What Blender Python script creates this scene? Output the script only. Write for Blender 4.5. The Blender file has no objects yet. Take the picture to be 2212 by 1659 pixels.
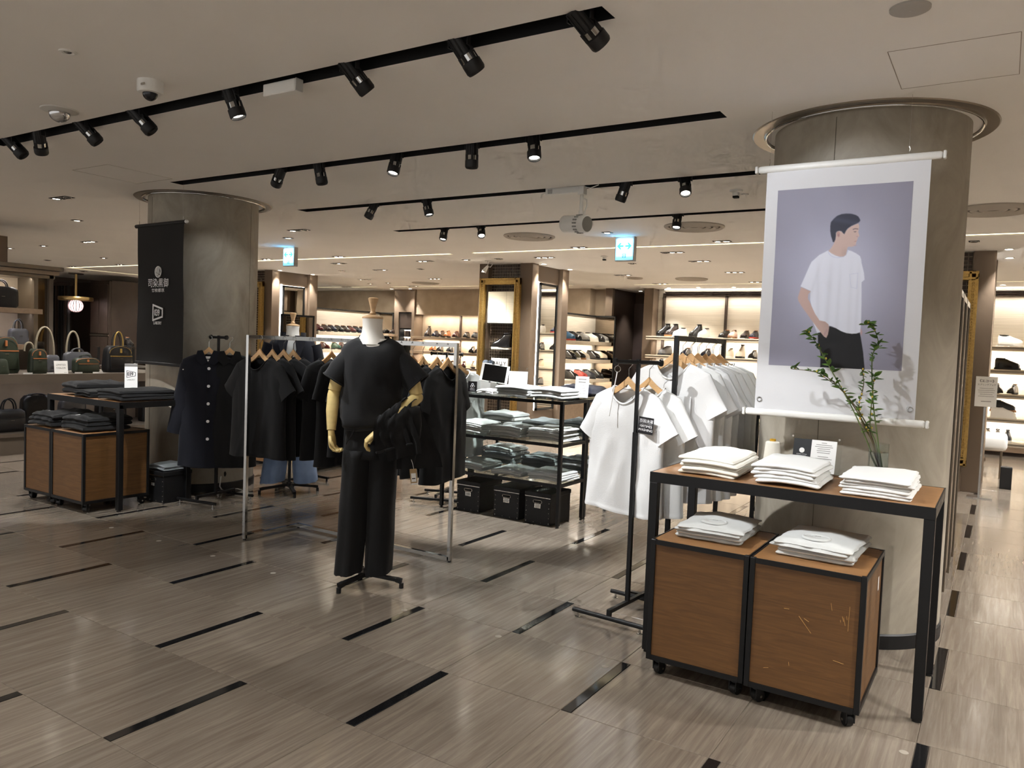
import bpy, bmesh, math, random
from math import sin, cos, pi, sqrt, atan2, hypot, radians, exp
from mathutils import Vector, Matrix, noise, Quaternion

SC = bpy.context.scene
COL = SC.collection
random.seed(7)

# ------------------------------------------------------------------ camera
CAM_H = 1.49
YAW, PITCH, ROLL, FPX = -0.563904, 0.0516171, 0.0389648, 1674.557
_f = Vector((sin(YAW)*cos(PITCH), cos(YAW)*cos(PITCH), -sin(PITCH)))
_r = Vector((cos(YAW), -sin(YAW), 0.0)); _u = _r.cross(_f)
CAM_R = _r*cos(ROLL)+_u*sin(ROLL); CAM_U = _u*cos(ROLL)-_r*sin(ROLL); CAM_F = _f
cd = bpy.data.cameras.new('camera'); cam = bpy.data.objects.new('camera', cd); COL.objects.link(cam)
cd.sensor_width = 36.0; cd.lens = 36.0*FPX/2212.0; cd.clip_start = 0.05; cd.clip_end = 200
m3 = Matrix((CAM_R, CAM_U, -CAM_F)).transposed()
cam.matrix_world = Matrix.Translation((0, 0, CAM_H)) @ m3.to_4x4()
SC.camera = cam

# ------------------------------------------------------------------ world, exposure
wd = bpy.data.worlds.new('world'); SC.world = wd; wd.use_nodes = True
wd.node_tree.nodes['Background'].inputs[0].default_value = (1.0, 0.97, 0.94, 1)
wd.node_tree.nodes['Background'].inputs[1].default_value = 0.45
vs = SC.view_settings
vs.view_transform = 'Standard'; vs.look = 'None'; vs.gamma = 1.0; vs.use_curve_mapping = False
vs.exposure = 1.2
try:
    SC.cycles.use_adaptive_sampling = True; SC.cycles.adaptive_threshold = 0.12; SC.cycles.adaptive_min_samples = 14
    SC.cycles.max_bounces = 6; SC.cycles.diffuse_bounces = 3; SC.cycles.glossy_bounces = 3
    SC.cycles.transmission_bounces = 3; SC.cycles.transparent_max_bounces = 10
    SC.cycles.sample_clamp_indirect = 4.0; SC.cycles.caustics_reflective = False; SC.cycles.caustics_refractive = False
except Exception: pass

ZC = 2.745            # ceiling height
WARM = (1.0, 0.97, 0.93); NEUT = (0.965, 0.985, 1.0); COVE = (1.0, 0.86, 0.58)

def spot(loc, tgt, watt, deg, blend=0.4, col=NEUT, size=0.03, name='spot_lamp', parent=None):
    l = bpy.data.lights.new(name, 'SPOT'); l.energy = watt; l.spot_size = radians(deg); l.spot_blend = blend
    l.color = col; l.shadow_soft_size = size
    o = bpy.data.objects.new(name, l); COL.objects.link(o)
    d = Vector(tgt)-Vector(loc)
    o.matrix_world = Matrix.Translation(loc) @ d.to_track_quat('-Z', 'Y').to_matrix().to_4x4()
    return o
def area(loc, tgt, sx, sy, watt, col=NEUT, name='strip_lamp'):
    l = bpy.data.lights.new(name, 'AREA'); l.shape = 'RECTANGLE'; l.size = sx; l.size_y = sy; l.energy = watt; l.color = col
    o = bpy.data.objects.new(name, l); COL.objects.link(o)
    d = Vector(tgt)-Vector(loc)
    o.matrix_world = Matrix.Translation(loc) @ d.to_track_quat('-Z', 'Y').to_matrix().to_4x4()
    return o

# ------------------------------------------------------------------ helpers
def S(r, g, b):
    def f(c):
        c /= 255.0
        return c/12.92 if c <= 0.04045 else ((c+0.055)/1.055)**2.4
    return (f(r), f(g), f(b), 1.0)

MATS = {}
def mat(name, col, rough=0.5, metal=0.0, var=0.0, vscale=8.0, bump=0.0, bscale=60.0, stretch=None, col2=None,
        coat=0.0, spec=0.5, emit=None, estr=0.0, trans=0.0, ior=1.45, alpha=1.0, rnd=0.0, sheen=0.0, vcol=False, detail=4.0):
    if name in MATS: return MATS[name]
    m = bpy.data.materials.new(name); m.use_nodes = True; nt = m.node_tree; N = nt.nodes; L = nt.links
    b = N['Principled BSDF']
    b.inputs['Base Color'].default_value = col; b.inputs['Roughness'].default_value = rough
    b.inputs['Metallic'].default_value = metal; b.inputs['Specular IOR Level'].default_value = spec
    b.inputs['Coat Weight'].default_value = coat; b.inputs['IOR'].default_value = ior
    b.inputs['Transmission Weight'].default_value = trans; b.inputs['Alpha'].default_value = alpha
    b.inputs['Sheen Weight'].default_value = sheen
    if emit: b.inputs['Emission Color'].default_value = emit; b.inputs['Emission Strength'].default_value = estr
    if var > 0 or col2 is not None or bump > 0 or rnd > 0:
        tc = N.new('ShaderNodeTexCoord'); mp = N.new('ShaderNodeMapping'); L.new(tc.outputs['Object'], mp.inputs['Vector'])
        if stretch: mp.inputs['Scale'].default_value = stretch
        if var > 0 or col2 is not None:
            nz = N.new('ShaderNodeTexNoise'); nz.inputs['Scale'].default_value = vscale; nz.inputs['Detail'].default_value = detail
            L.new(mp.outputs['Vector'], nz.inputs['Vector'])
            mx = N.new('ShaderNodeMix'); mx.data_type = 'RGBA'
            c2 = col2 if col2 is not None else tuple(c*(1-var) for c in col[:3])+(1,)
            c1 = col if col2 is not None else tuple(min(1, c*(1+var)) for c in col[:3])+(1,)
            rp = N.new('ShaderNodeValToRGB'); rp.color_ramp.elements[0].position = 0.32; rp.color_ramp.elements[1].position = 0.68
            L.new(nz.outputs['Fac'], rp.inputs['Fac'])
            L.new(rp.outputs['Color'], mx.inputs['Factor']); mx.inputs[6].default_value = c1; mx.inputs[7].default_value = c2
            out = mx.outputs[2]
            if rnd > 0:
                oi = N.new('ShaderNodeObjectInfo'); hs = N.new('ShaderNodeHueSaturation'); mr = N.new('ShaderNodeMapRange')
                mr.inputs[3].default_value = 1-rnd; mr.inputs[4].default_value = 1+rnd
                L.new(oi.outputs['Random'], mr.inputs[0]); L.new(mr.outputs[0], hs.inputs['Value']); L.new(out, hs.inputs['Color']); out = hs.outputs['Color']
            L.new(out, b.inputs['Base Color'])
        if bump > 0:
            n2 = N.new('ShaderNodeTexNoise'); n2.inputs['Scale'].default_value = bscale; n2.inputs['Detail'].default_value = 3
            L.new(mp.outputs['Vector'], n2.inputs['Vector'])
            bp = N.new('ShaderNodeBump'); bp.inputs['Strength'].default_value = bump; bp.inputs['Distance'].default_value = 0.01
            L.new(n2.outputs['Fac'], bp.inputs['Height']); L.new(bp.outputs['Normal'], b.inputs['Normal'])
    if vcol:
        a = N.new('ShaderNodeVertexColor'); a.layer_name = 'print'; L.new(a.outputs['Color'], b.inputs['Base Color'])
    MATS[name] = m
    return m

class G:
    """collects shapes for ONE mesh object"""
    def __init__(s): s.v = []; s.f = []; s.m = None
    def add(s, vs, fs):
        n = len(s.v); s.v += [tuple(v) for v in vs]; s.f += [tuple(i+n for i in f) for f in fs]; return s
    def box(s, x0, x1, y0, y1, z0, z1, bev=0.0):
        if x0 > x1: x0, x1 = x1, x0
        if y0 > y1: y0, y1 = y1, y0
        if z0 > z1: z0, z1 = z1, z0
        if bev <= 0:
            return s.add([(x0,y0,z0),(x1,y0,z0),(x1,y1,z0),(x0,y1,z0),(x0,y0,z1),(x1,y0,z1),(x1,y1,z1),(x0,y1,z1)],
                         [(0,3,2,1),(4,5,6,7),(0,1,5,4),(1,2,6,5),(2,3,7,6),(3,0,4,7)])
        b = min(bev, (x1-x0)*.45, (y1-y0)*.45, (z1-z0)*.45); cx, cy, cz = (x0+x1)/2, (y0+y1)/2, (z0+z1)/2
        bm = bmesh.new(); bmesh.ops.create_cube(bm, size=1)
        for v in bm.verts: v.co = Vector((cx+v.co.x*(x1-x0), cy+v.co.y*(y1-y0), cz+v.co.z*(z1-z0)))
        bmesh.ops.bevel(bm, geom=bm.edges[:], offset=b, segments=2 if b > .004 else 1, affect='EDGES', profile=0.5)
        bm.verts.index_update()
        s.add([v.co for v in bm.verts], [[v.index for v in f.verts] for f in bm.faces]); bm.free(); return s
    def cyl(s, p0, p1, r, n=12, r2=None, cap=True):
        p0 = Vector(p0); p1 = Vector(p1); d = (p1-p0).normalized(); r2 = r if r2 is None else r2
        a = d.orthogonal().normalized(); b = d.cross(a); vs = []
        for p, q in ((p0, r), (p1, r2)):
            for i in range(n):
                t = 2*pi*i/n; vs.append(p+a*(q*cos(t))+b*(q*sin(t)))
        fs = [(i, (i+1) % n, n+(i+1) % n, n+i) for i in range(n)]
        if cap: fs += [tuple(range(n-1, -1, -1)), tuple(range(n, 2*n))]
        return s.add(vs, fs)
    def tube(s, pts, r, n=8, cap=True, closed=False):
        pts = [Vector(p) for p in pts]; k = len(pts); rr = r if isinstance(r, (list, tuple)) else [r]*k
        vs = []; a = None
        for i, p in enumerate(pts):
            if closed: d = pts[(i+1) % k]-pts[i-1]
            else: d = pts[min(i+1, k-1)]-pts[max(i-1, 0)]
            if d.length < 1e-9: d = Vector((0, 0, 1))
            d.normalize()
            if a is None: a = d.orthogonal().normalized()
            else:
                a = a-d*a.dot(d)
                a = a.normalized() if a.length > 1e-6 else d.orthogonal().normalized()
            b = d.cross(a)
            for j in range(n):
                t = 2*pi*j/n; vs.append(p+a*(rr[i]*cos(t))+b*(rr[i]*sin(t)))
        fs = []
        for i in range(k if closed else k-1):
            i2 = (i+1) % k
            for j in range(n): fs.append((i*n+j, i*n+(j+1) % n, i2*n+(j+1) % n, i2*n+j))
        if cap and not closed: fs += [tuple(range(n-1, -1, -1)), tuple(range((k-1)*n, k*n))]
        return s.add(vs, fs)
    def bar(s, p0, p1, w, h, up=(0, 0, 1)):
        p0 = Vector(p0); p1 = Vector(p1); d = (p1-p0).normalized(); u = Vector(up)
        sd = d.cross(u)
        if sd.length < 1e-5: sd = d.orthogonal()
        sd.normalize(); u = sd.cross(d)
        vs = [p+sd*(a*w/2)+u*(b*h/2) for p in (p0, p1) for a, b in ((-1,-1),(1,-1),(1,1),(-1,1))]
        return s.add(vs, [(3,2,1,0),(4,5,6,7),(0,1,5,4),(1,2,6,5),(2,3,7,6),(3,0,4,7)])
    def loft(s, rings, cap0=True, cap1=True, closed=True):
        n = len(rings[0]); k = len(rings); vs = [p for r in rings for p in r]; fs = []
        for i in range(k-1):
            for j in range(n if closed else n-1): fs.append((i*n+j, i*n+(j+1) % n, (i+1)*n+(j+1) % n, (i+1)*n+j))
        if cap0: fs.append(tuple(range(n-1, -1, -1)))
        if cap1: fs.append(tuple(range((k-1)*n, k*n)))
        return s.add(vs, fs)
    def lathe(s, prof, c=(0, 0, 0), n=24, cap0=False, cap1=False):
        return s.loft([[(c[0]+r*cos(2*pi*i/n), c[1]+r*sin(2*pi*i/n), c[2]+z) for i in range(n)] for r, z in prof], cap0, cap1)
    def prism(s, poly, o, u, v, dep):
        o = Vector(o); u = Vector(u); v = Vector(v); w = u.cross(v).normalized()*dep
        a = [o+u*p[0]+v*p[1] for p in poly]; n = len(a)
        return s.add(a+[p+w for p in a], [tuple(range(n-1, -1, -1)), tuple(range(n, 2*n))]+[(i, (i+1) % n, n+(i+1) % n, n+i) for i in range(n)])
    def ball(s, c, r, n=10, k=6):
        rx, ry, rz = r if isinstance(r, (tuple, list)) else (r, r, r)
        rings = [[(c[0]+rx*sin(pi*i/k)*cos(2*pi*j/n), c[1]+ry*sin(pi*i/k)*sin(2*pi*j/n), c[2]-rz*cos(pi*i/k)) for j in range(n)] for i in range(1, k)]
        return s.loft(rings)
    def xf(s, M):
        s.v = [tuple(M @ Vector(v)) for v in s.v]; return s
    def merge(s, g): return s.add(g.v, g.f)
    def mesh(s, name, m, smooth=None):
        me = bpy.data.meshes.new(name); me.from_pydata(s.v, [], s.f); me.update()
        if m is not None:
            for q in (m if isinstance(m, (list, tuple)) else [m]): me.materials.append(q)
        if smooth:
            me.polygons.foreach_set('use_smooth', [True]*len(me.polygons))
            if smooth < 170: me.set_sharp_from_angle(angle=radians(smooth))
        return me
    def build(s, name, m, parent=None, smooth=None, loc=None, label=None):
        return put(name, s.mesh(name, m, smooth), parent, loc, label)

def put(name, me, parent=None, loc=None, label=None):
    o = bpy.data.objects.new(name, me); COL.objects.link(o)
    if parent is not None: o.parent = parent
    if loc is not None: o.location = loc
    if label: o['label'] = label
    return o
def thing(name, label, cat, loc=(0, 0, 0), rz=0.0, group=None):
    o = bpy.data.objects.new(name, None); COL.objects.link(o); o.empty_display_size = 0.1
    o.location = loc; o.rotation_euler = (0, 0, rz); return tag(o, label, cat, group)
def tag(o, label, cat, group=None):
    o['label'] = label; o['category'] = cat
    if group: o['group'] = group
    return o
def struct(o): o['kind'] = 'structure'; return o
def stuff(o): o['kind'] = 'stuff'; return o
def dup(root, loc=None, rz=None, label=None, group=None, mats=None):
    r = root.copy(); COL.objects.link(r)
    if loc is not None: r.location = loc
    if rz is not None: r.rotation_euler = (r.rotation_euler[0], r.rotation_euler[1], rz)
    if label: r['label'] = label
    if group: r['group'] = group
    def setm(c, nm):
        if mats and nm in mats and len(c.material_slots):
            c.material_slots[0].link = 'OBJECT'; c.material_slots[0].material = mats[nm]
    base = lambda n: n.split('.')[0]
    if root.type == 'MESH': setm(r, base(root.name))
    for ch in list(root.children):
        c = ch.copy(); COL.objects.link(c); c.parent = r; setm(c, base(ch.name))
        for g in ch.children:
            d = g.copy(); COL.objects.link(d); d.parent = c; setm(d, base(g.name))
    return r
ORD = ['first','second','third','fourth','fifth','sixth','seventh','eighth','ninth','tenth','eleventh','twelfth','thirteenth','fourteenth','fifteenth','sixteenth','seventeenth','eighteenth','nineteenth','twentieth']
def nz(x, y=0.0, z=0.0): return noise.noise(Vector((x, y, z)))

def text(name, body, size, m, parent, loc, u, v, align='CENTER', ext=0.0006, bold=0.0, sx=1.0):
    """flat lettering standing on the surface spanned by u (reading direction) and v (up)"""
    cu = bpy.data.curves.new(name, 'FONT'); cu.body = body; cu.size = size; cu.align_x = align; cu.align_y = 'CENTER'
    cu.offset = bold; cu.resolution_u = 3; cu.extrude = 0
    ob = bpy.data.objects.new(name+'_tmp', cu); COL.objects.link(ob)
    dg = bpy.context.evaluated_depsgraph_get(); dg.update()
    me = bpy.data.meshes.new_from_object(ob.evaluated_get(dg)); bpy.data.objects.remove(ob, do_unlink=True)
    u = Vector(u).normalized(); v = Vector(v).normalized(); w = u.cross(v)
    M = Matrix((u*sx, v, w)).transposed().to_4x4(); M.translation = Vector(loc)+w*ext
    me.transform(M); me.materials.clear(); me.materials.append(m); me.name = name
    return put(name, me, parent)
# ------------------------------------------------------------------ materials
M_ceil = mat('ceiling_paint', S(238,235,230), 0.85, var=0.02, vscale=1.2)
M_black = mat('black_metal', S(26,26,27), 0.42, 0.35, bump=0.05, bscale=200)
M_blk = mat('black_plastic', S(20,20,21), 0.5)
M_slot = mat('slot_black', S(9,9,10), 0.8)
M_chrome = mat('chrome', (0.50,0.50,0.49,1), 0.10, 1.0)
M_steel = mat('brushed_steel', (0.55,0.53,0.50,1), 0.25, 1.0)
M_bronze = mat('bronze_trim', S(126,116,102), 0.3, 0.8)
M_white = mat('white_plastic', S(232,231,226), 0.4)
M_paper = mat('white_card', S(240,239,236), 0.6)
M_ink = mat('print_ink', S(40,40,44), 0.7)
M_grey_ink = mat('grey_print', S(125,122,118), 0.7)
M_wht_ink = mat('white_print', S(245,245,246), 0.6)
M_hang = mat('hanger_wood', S(214,172,122), 0.45, var=0.10, vscale=30, stretch=(1,1,8))
M_wood_lt = mat('beech_wood', S(205,170,128), 0.5, var=0.08, vscale=12, stretch=(1,1,6))
M_manwood = mat('mannequin_wood', S(214,190,128), 0.42, var=0.06, vscale=10, stretch=(1,1,4))
M_linen = mat('mannequin_linen', S(232,228,220), 0.9, bump=0.2, bscale=400)
def thin_glass(name, tint, k=.0, ior=1.45):
    """thin clear sheet: lets light through, mirrors at grazing angles"""
    m = bpy.data.materials.new(name); m.use_nodes = True; nt = m.node_tree; N = nt.nodes; L = nt.links; N.remove(N['Principled BSDF'])
    tr = N.new('ShaderNodeBsdfTransparent'); tr.inputs[0].default_value = tint; gl = N.new('ShaderNodeBsdfGlossy'); gl.inputs['Roughness'].default_value = .02
    lw = N.new('ShaderNodeLayerWeight'); lw.inputs[0].default_value = .5; pw = N.new('ShaderNodeMath'); pw.operation = 'POWER'; pw.inputs[1].default_value = 4.0; fr = N.new('ShaderNodeMath'); fr.operation = 'MULTIPLY'; fr.inputs[1].default_value = .55; L.new(lw.outputs['Facing'], pw.inputs[0]); L.new(pw.outputs[0], fr.inputs[0]); mx = N.new('ShaderNodeMixShader'); ad = N.new('ShaderNodeMath'); ad.operation = 'ADD'; ad.inputs[1].default_value = k
    L.new(fr.outputs[0], ad.inputs[0]); L.new(ad.outputs[0], mx.inputs[0]); L.new(tr.outputs[0], mx.inputs[1]); L.new(gl.outputs[0], mx.inputs[2]); L.new(mx.outputs[0], N['Material Output'].inputs[0]); MATS[name] = m; return m
M_glass = thin_glass('clear_glass', (.95,.975,.965,1), .03)
M_acryl = thin_glass('clear_acrylic', (.96,.97,.97,1), .02)
M_glassgreen = thin_glass('shelf_glass', (.93,.965,.95,1), .02)
M_mirror = mat('mirror_silver', (0.86,0.87,0.86,1), 0.01, 1.0)
M_bmirror = mat('bronze_mirror', (0.36,0.30,0.24,1), 0.06, 1.0)
M_brown = mat('brown_laminate', S(112,96,80), 0.55, var=0.05, vscale=4, stretch=(1,1,0.2))
M_dkbrown = mat('dark_brown_panel', S(58,46,38), 0.55, var=0.08, vscale=5)
M_beige = mat('suede_plaster', S(172,155,134), 0.9, col2=S(156,140,120), vscale=3.5, bump=0.08, bscale=25)
M_liner = mat('line_panel', S(226,218,204), 0.7, col2=S(206,197,182), vscale=2.0, stretch=(0.6,1,45), bump=0.1, bscale=4)
M_pink = mat('pale_wall', S(205,190,176), 0.8, var=0.03, vscale=3)
M_shelfw = mat('shelf_oak', S(196,182,160), 0.55, var=0.07, vscale=4, stretch=(1,6,6))
M_shelfd = mat('shelf_walnut', S(140,118,96), 0.5, var=0.10, vscale=4, stretch=(1,5,5))
M_gold = mat('gilt', (0.50,0.33,0.11,1), 0.34, 0.85, var=0.15, vscale=40, bump=0.3, bscale=120)
M_mosaic = mat('mosaic_brown', S(64,52,42), 0.25, var=0.4, vscale=25)
M_grout = mat('mosaic_grout', S(140,128,112), 0.8)
M_lamp_on = mat('lamp_on', (1,1,1,1), 0.5, emit=(1.0,0.93,0.80,1), estr=16.0)
M_cove = mat('cove_glow', (1,1,1,1), 0.5, emit=(1.0,0.86,0.50,1), estr=1.5)
M_ledw = mat('led_white', (1,1,1,1), 0.5, emit=(1.0,0.95,0.86,1), estr=6.0)
M_navy = mat('navy_cloth', S(24,25,40), 0.95, sheen=0.15, bump=0.15, bscale=300)
M_coat = mat('navy_coat_cloth', S(13,15,26), 0.95, sheen=0.1, bump=0.1, bscale=300)
M_bk = mat('black_cotton', S(11,11,13), 0.95, sheen=0.08, bump=0.15, bscale=260, var=0.08, vscale=5)
M_bk2 = mat('black_wool', S(8,8,9), 0.9, sheen=0.05, bump=0.1, bscale=260)
M_wt = mat('white_cotton', S(232,232,231), 0.92, sheen=0.1, bump=0.12, bscale=220)
M_wt2 = mat('soft_white_cotton', S(228,228,225), 0.92, sheen=0.1, bump=0.12, bscale=220)
M_cream = mat('ecru_cotton', S(228,224,212), 0.92, bump=0.12, bscale=220)
M_grey = mat('grey_cotton', S(178,181,181), 0.93, bump=0.12, bscale=220, var=0.05, vscale=12)
M_lgrey = mat('light_grey_cotton', S(206,208,206), 0.93, bump=0.12, bscale=220, var=0.04, vscale=12)
M_dgrey = mat('dark_grey_cotton', S(126,131,133), 0.93, bump=0.12, bscale=220, var=0.08, vscale=12)
M_denim = mat('light_denim', S(132,152,184), 0.9, col2=S(108,128,160), vscale=6, bump=0.2, bscale=400)
M_lt = mat('black_leather', S(20,20,22), 0.38, bump=0.15, bscale=120)
M_lg = mat('green_leather', S(44,52,40), 0.42, bump=0.15, bscale=120)
M_lgr = mat('grey_leather', S(82,82,86), 0.42, bump=0.15, bscale=120)
M_tan = mat('tan_leather', S(178,112,66), 0.5)
M_strap = mat('khaki_webbing', S(150,140,120), 0.85, bump=0.3, bscale=300)

def special_mats():
    # plaster column: trowelled concrete
    m = bpy.data.materials.new('trowelled_plaster'); m.use_nodes = True; N = m.node_tree.nodes; L = m.node_tree.links; b = N['Principled BSDF']
    tc = N.new('ShaderNodeTexCoord'); n1 = N.new('ShaderNodeTexNoise'); n1.inputs['Scale'].default_value = 2.6; n1.inputs['Detail'].default_value = 9
    n1.inputs['Roughness'].default_value = 0.62; n1.inputs['Distortion'].default_value = 1.2
    mp = N.new('ShaderNodeMapping'); mp.inputs['Scale'].default_value = (1, 1, 0.55)
    L.new(tc.outputs['Object'], mp.inputs['Vector']); L.new(mp.outputs['Vector'], n1.inputs['Vector'])
    r = N.new('ShaderNodeValToRGB'); e = r.color_ramp.elements; e[0].position = 0.30; e[0].color = S(134,126,112); e[1].position = 0.72; e[1].color = S(176,168,153)
    L.new(n1.outputs['Fac'], r.inputs['Fac']); L.new(r.outputs['Color'], b.inputs['Base Color']); b.inputs['Roughness'].default_value = 0.62
    bp = N.new('ShaderNodeBump'); bp.inputs['Strength'].default_value = 0.12; bp.inputs['Distance'].default_value = 0.01
    L.new(n1.outputs['Fac'], bp.inputs['Height']); L.new(bp.outputs['Normal'], b.inputs['Normal']); MATS['plaster'] = m
    # floor stone: vein-cut travertine, veins along world Y
    m = bpy.data.materials.new('veined_travertine'); m.use_nodes = True; N = m.node_tree.nodes; L = m.node_tree.links; b = N['Principled BSDF']
    ge = N.new('ShaderNodeNewGeometry'); oi = N.new('ShaderNodeObjectInfo')
    ad = N.new('ShaderNodeVectorMath'); ad.operation = 'MULTIPLY_ADD'
    cx = N.new('ShaderNodeCombineXYZ'); L.new(oi.outputs['Random'], cx.inputs[0]); L.new(oi.outputs['Random'], cx.inputs[2])
    L.new(cx.outputs[0], ad.inputs[0]); ad.inputs[1].default_value = (37, 0, 21); L.new(ge.outputs['Position'], ad.inputs[2])
    mp = N.new('ShaderNodeMapping'); mp.inputs['Scale'].default_value = (14, 0.6, 1); L.new(ad.outputs[0], mp.inputs['Vector'])
    n1 = N.new('ShaderNodeTexNoise'); n1.inputs['Scale'].default_value = 3.2; n1.inputs['Detail'].default_value = 8; n1.inputs['Roughness'].default_value = 0.68; n1.inputs['Distortion'].default_value = 0.6
    L.new(mp.outputs['Vector'], n1.inputs['Vector'])
    r = N.new('ShaderNodeValToRGB'); e = r.color_ramp.elements; e[0].position = 0.30; e[0].color = S(104,94,84); e[1].position = 0.66; e[1].color = S(134,124,112)
    x = r.color_ramp.elements.new(0.48); x.color = S(118,108,97)
    L.new(n1.outputs['Fac'], r.inputs['Fac'])
    hs = N.new('ShaderNodeHueSaturation'); mr = N.new('ShaderNodeMapRange'); mr.inputs[3].default_value = 0.90; mr.inputs[4].default_value = 1.12
    L.new(oi.outputs['Random'], mr.inputs[0]); L.new(mr.outputs[0], hs.inputs['Value']); L.new(r.outputs['Color'], hs.inputs['Color'])
    L.new(hs.outputs['Color'], b.inputs['Base Color'])
    b.inputs['Roughness'].default_value = 0.24; b.inputs['Specular IOR Level'].default_value = 0.55
    rr = N.new('ShaderNodeMapRange'); rr.inputs[1].default_value = 0.3; rr.inputs[2].default_value = 0.7; rr.inputs[3].default_value = 0.17; rr.inputs[4].default_value = 0.10
    L.new(n1.outputs['Fac'], rr.inputs[0]); L.new(rr.outputs[0], b.inputs['Roughness'])
    MATS['stone'] = m
    # stained wood of the cabinets and table tops
    for nm, c1, c2, st in (('cabwood', S(114,79,42), S(92,62,32), (1.6, 1.6, 22)), ('topwood', S(154,112,70), S(132,94,56), (1.2, 20, 1))):
        m = bpy.data.materials.new(nm); m.use_nodes = True; N = m.node_tree.nodes; L = m.node_tree.links; b = N['Principled BSDF']
        tc = N.new('ShaderNodeTexCoord'); oi = N.new('ShaderNodeObjectInfo'); ad = N.new('ShaderNodeVectorMath'); ad.operation = 'ADD'
        mp = N.new('ShaderNodeMapping'); mp.inputs['Scale'].default_value = st
        L.new(tc.outputs['Object'], ad.inputs[0]); L.new(oi.outputs['Random'], ad.inputs[1]); L.new(ad.outputs[0], mp.inputs['Vector'])
        n1 = N.new('ShaderNodeTexNoise'); n1.inputs['Scale'].default_value = 2.4; n1.inputs['Detail'].default_value = 7; n1.inputs['Distortion'].default_value = 1.6
        L.new(mp.outputs['Vector'], n1.inputs['Vector'])
        r = N.new('ShaderNodeValToRGB'); e = r.color_ramp.elements; e[0].position = 0.28; e[0].color = c2; e[1].position = 0.7; e[1].color = c1
        L.new(n1.outputs['Fac'], r.inputs['Fac']); L.new(r.outputs['Color'], b.inputs['Base Color']); b.inputs['Roughness'].default_value = 0.5
        bp = N.new('ShaderNodeBump'); bp.inputs['Strength'].default_value = 0.08; L.new(n1.outputs['Fac'], bp.inputs['Height']); L.new(bp.outputs['Normal'], b.inputs['Normal'])
        MATS[nm] = m
special_mats()
M_plaster, M_stone, M_cab, M_top = MATS['plaster'], MATS['stone'], MATS['cabwood'], MATS['topwood']
M_strip = mat('black_glass_strip', S(22,22,23), 0.08, spec=0.6)

# ------------------------------------------------------------------ floor
ROW0, ROWH, SW = 1.5575, 0.6025, 0.048
JX = [-0.20, -0.83, -1.45, -2.07, -2.69, -3.31, -4.10, -4.73, -5.33, -5.96]       # strips stand on these joints
xs = [(x, i % 2) for i, x in enumerate(JX)]
for k in range(1, 24): xs.append((-5.96-0.622*k, (9+k) % 2))
for k in range(1, 12): xs.append((-0.20+0.622*k, k % 2))
xs.sort()
floor = struct(G().box(-20.5, 6.8, -4.2, 16.6, -0.06, -0.0035).build('floor', mat('floor_grout', S(112,102,90), 0.7)))
def cam_px(p):
    q = Vector(p)-Vector((0, 0, CAM_H)); z = q.dot(CAM_F)
    if z < 0.05: return None
    return 1106+FPX*q.dot(CAM_R)/z, 829.5-FPX*q.dot(CAM_U)/z, z
cells = []; strips = []
for r in range(-9, 25):
    y0 = ROW0+ROWH*r; y1 = y0+ROWH; par = r % 2            # row 0 carries the "0" joints
    for i in range(len(xs)-1):
        x0, p = xs[i]; x1 = xs[i+1][0]
        if y1 > 16.5 or y0 < -4.1: continue
        has = (p == par)
        q = cam_px(((x0+x1)/2, (y0+y1)/2, 0)); vis = q is not None and -180 < q[0] < 2390 and 700 < q[1] < 1880
        cells.append((vis, hypot((x0+x1)/2, (y0+y1)/2), x0+(SW if has else 0), x1, y0, y1))
        if has: strips.append((vis, hypot(x0, y0), x0, x0+SW, y0, y1))
def lay(lst, name, m, gap, ztop, limit):
    lst.sort(key=lambda c: (not c[0], c[1])); cache = {}; rest = G()
    for k, (vis, d, x0, x1, y0, y1) in enumerate(lst):
        if k < limit and vis:
            w = round(x1-x0-2*gap, 4); h = round(y1-y0-2*gap, 4); key = (w, h)
            if key not in cache:
                b = 0.0016; g = G()
                g.loft([[(sx*(w/2-e), sy*(h/2-e), z) for sx, sy in ((-1,-1),(1,-1),(1,1),(-1,1))] for e, z in ((0, -0.02), (0, ztop-b), (b, ztop))])
                cache[key] = g.mesh(name, m)
            o = put(name, cache[key], floor, ((x0+x1)/2, (y0+y1)/2, 0))
        else: rest.box(x0+gap, x1-gap, y0+gap, y1-gap, -0.02, ztop)
    if rest.v: stuff(rest.build(name+'_field', m, floor))
lay(cells, 'stone_tile', M_stone, 0.0014, 0.0, 300)
lay(strips, 'black_strip', M_strip, 0.0012, 0.0003, 150)
STK = [(-5.565,3.268),(-4.975,3.27),(-4.375,3.27),(-3.78,3.268),(-2.71,3.265),(-2.09,3.268),(-1.49,3.266),(-.232,3.25),(-.04,5.14)]
# pale round stickers and stud covers on the stone
for k, (x, y) in enumerate(STK):
    o = G().lathe([(0.017, 0.0), (0.017, 0.0009), (0.014, 0.0014)], (0, 0, 0), 20, True, True).build('floor_sticker', mat('sticker', S(150,142,130), 0.6), None, 30, (x, y, 0.0002))
    tag(o, 'small pale round sticker on the stone floor, %s from the left' % ORD[k], 'sticker', 'round floor stickers')

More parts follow.
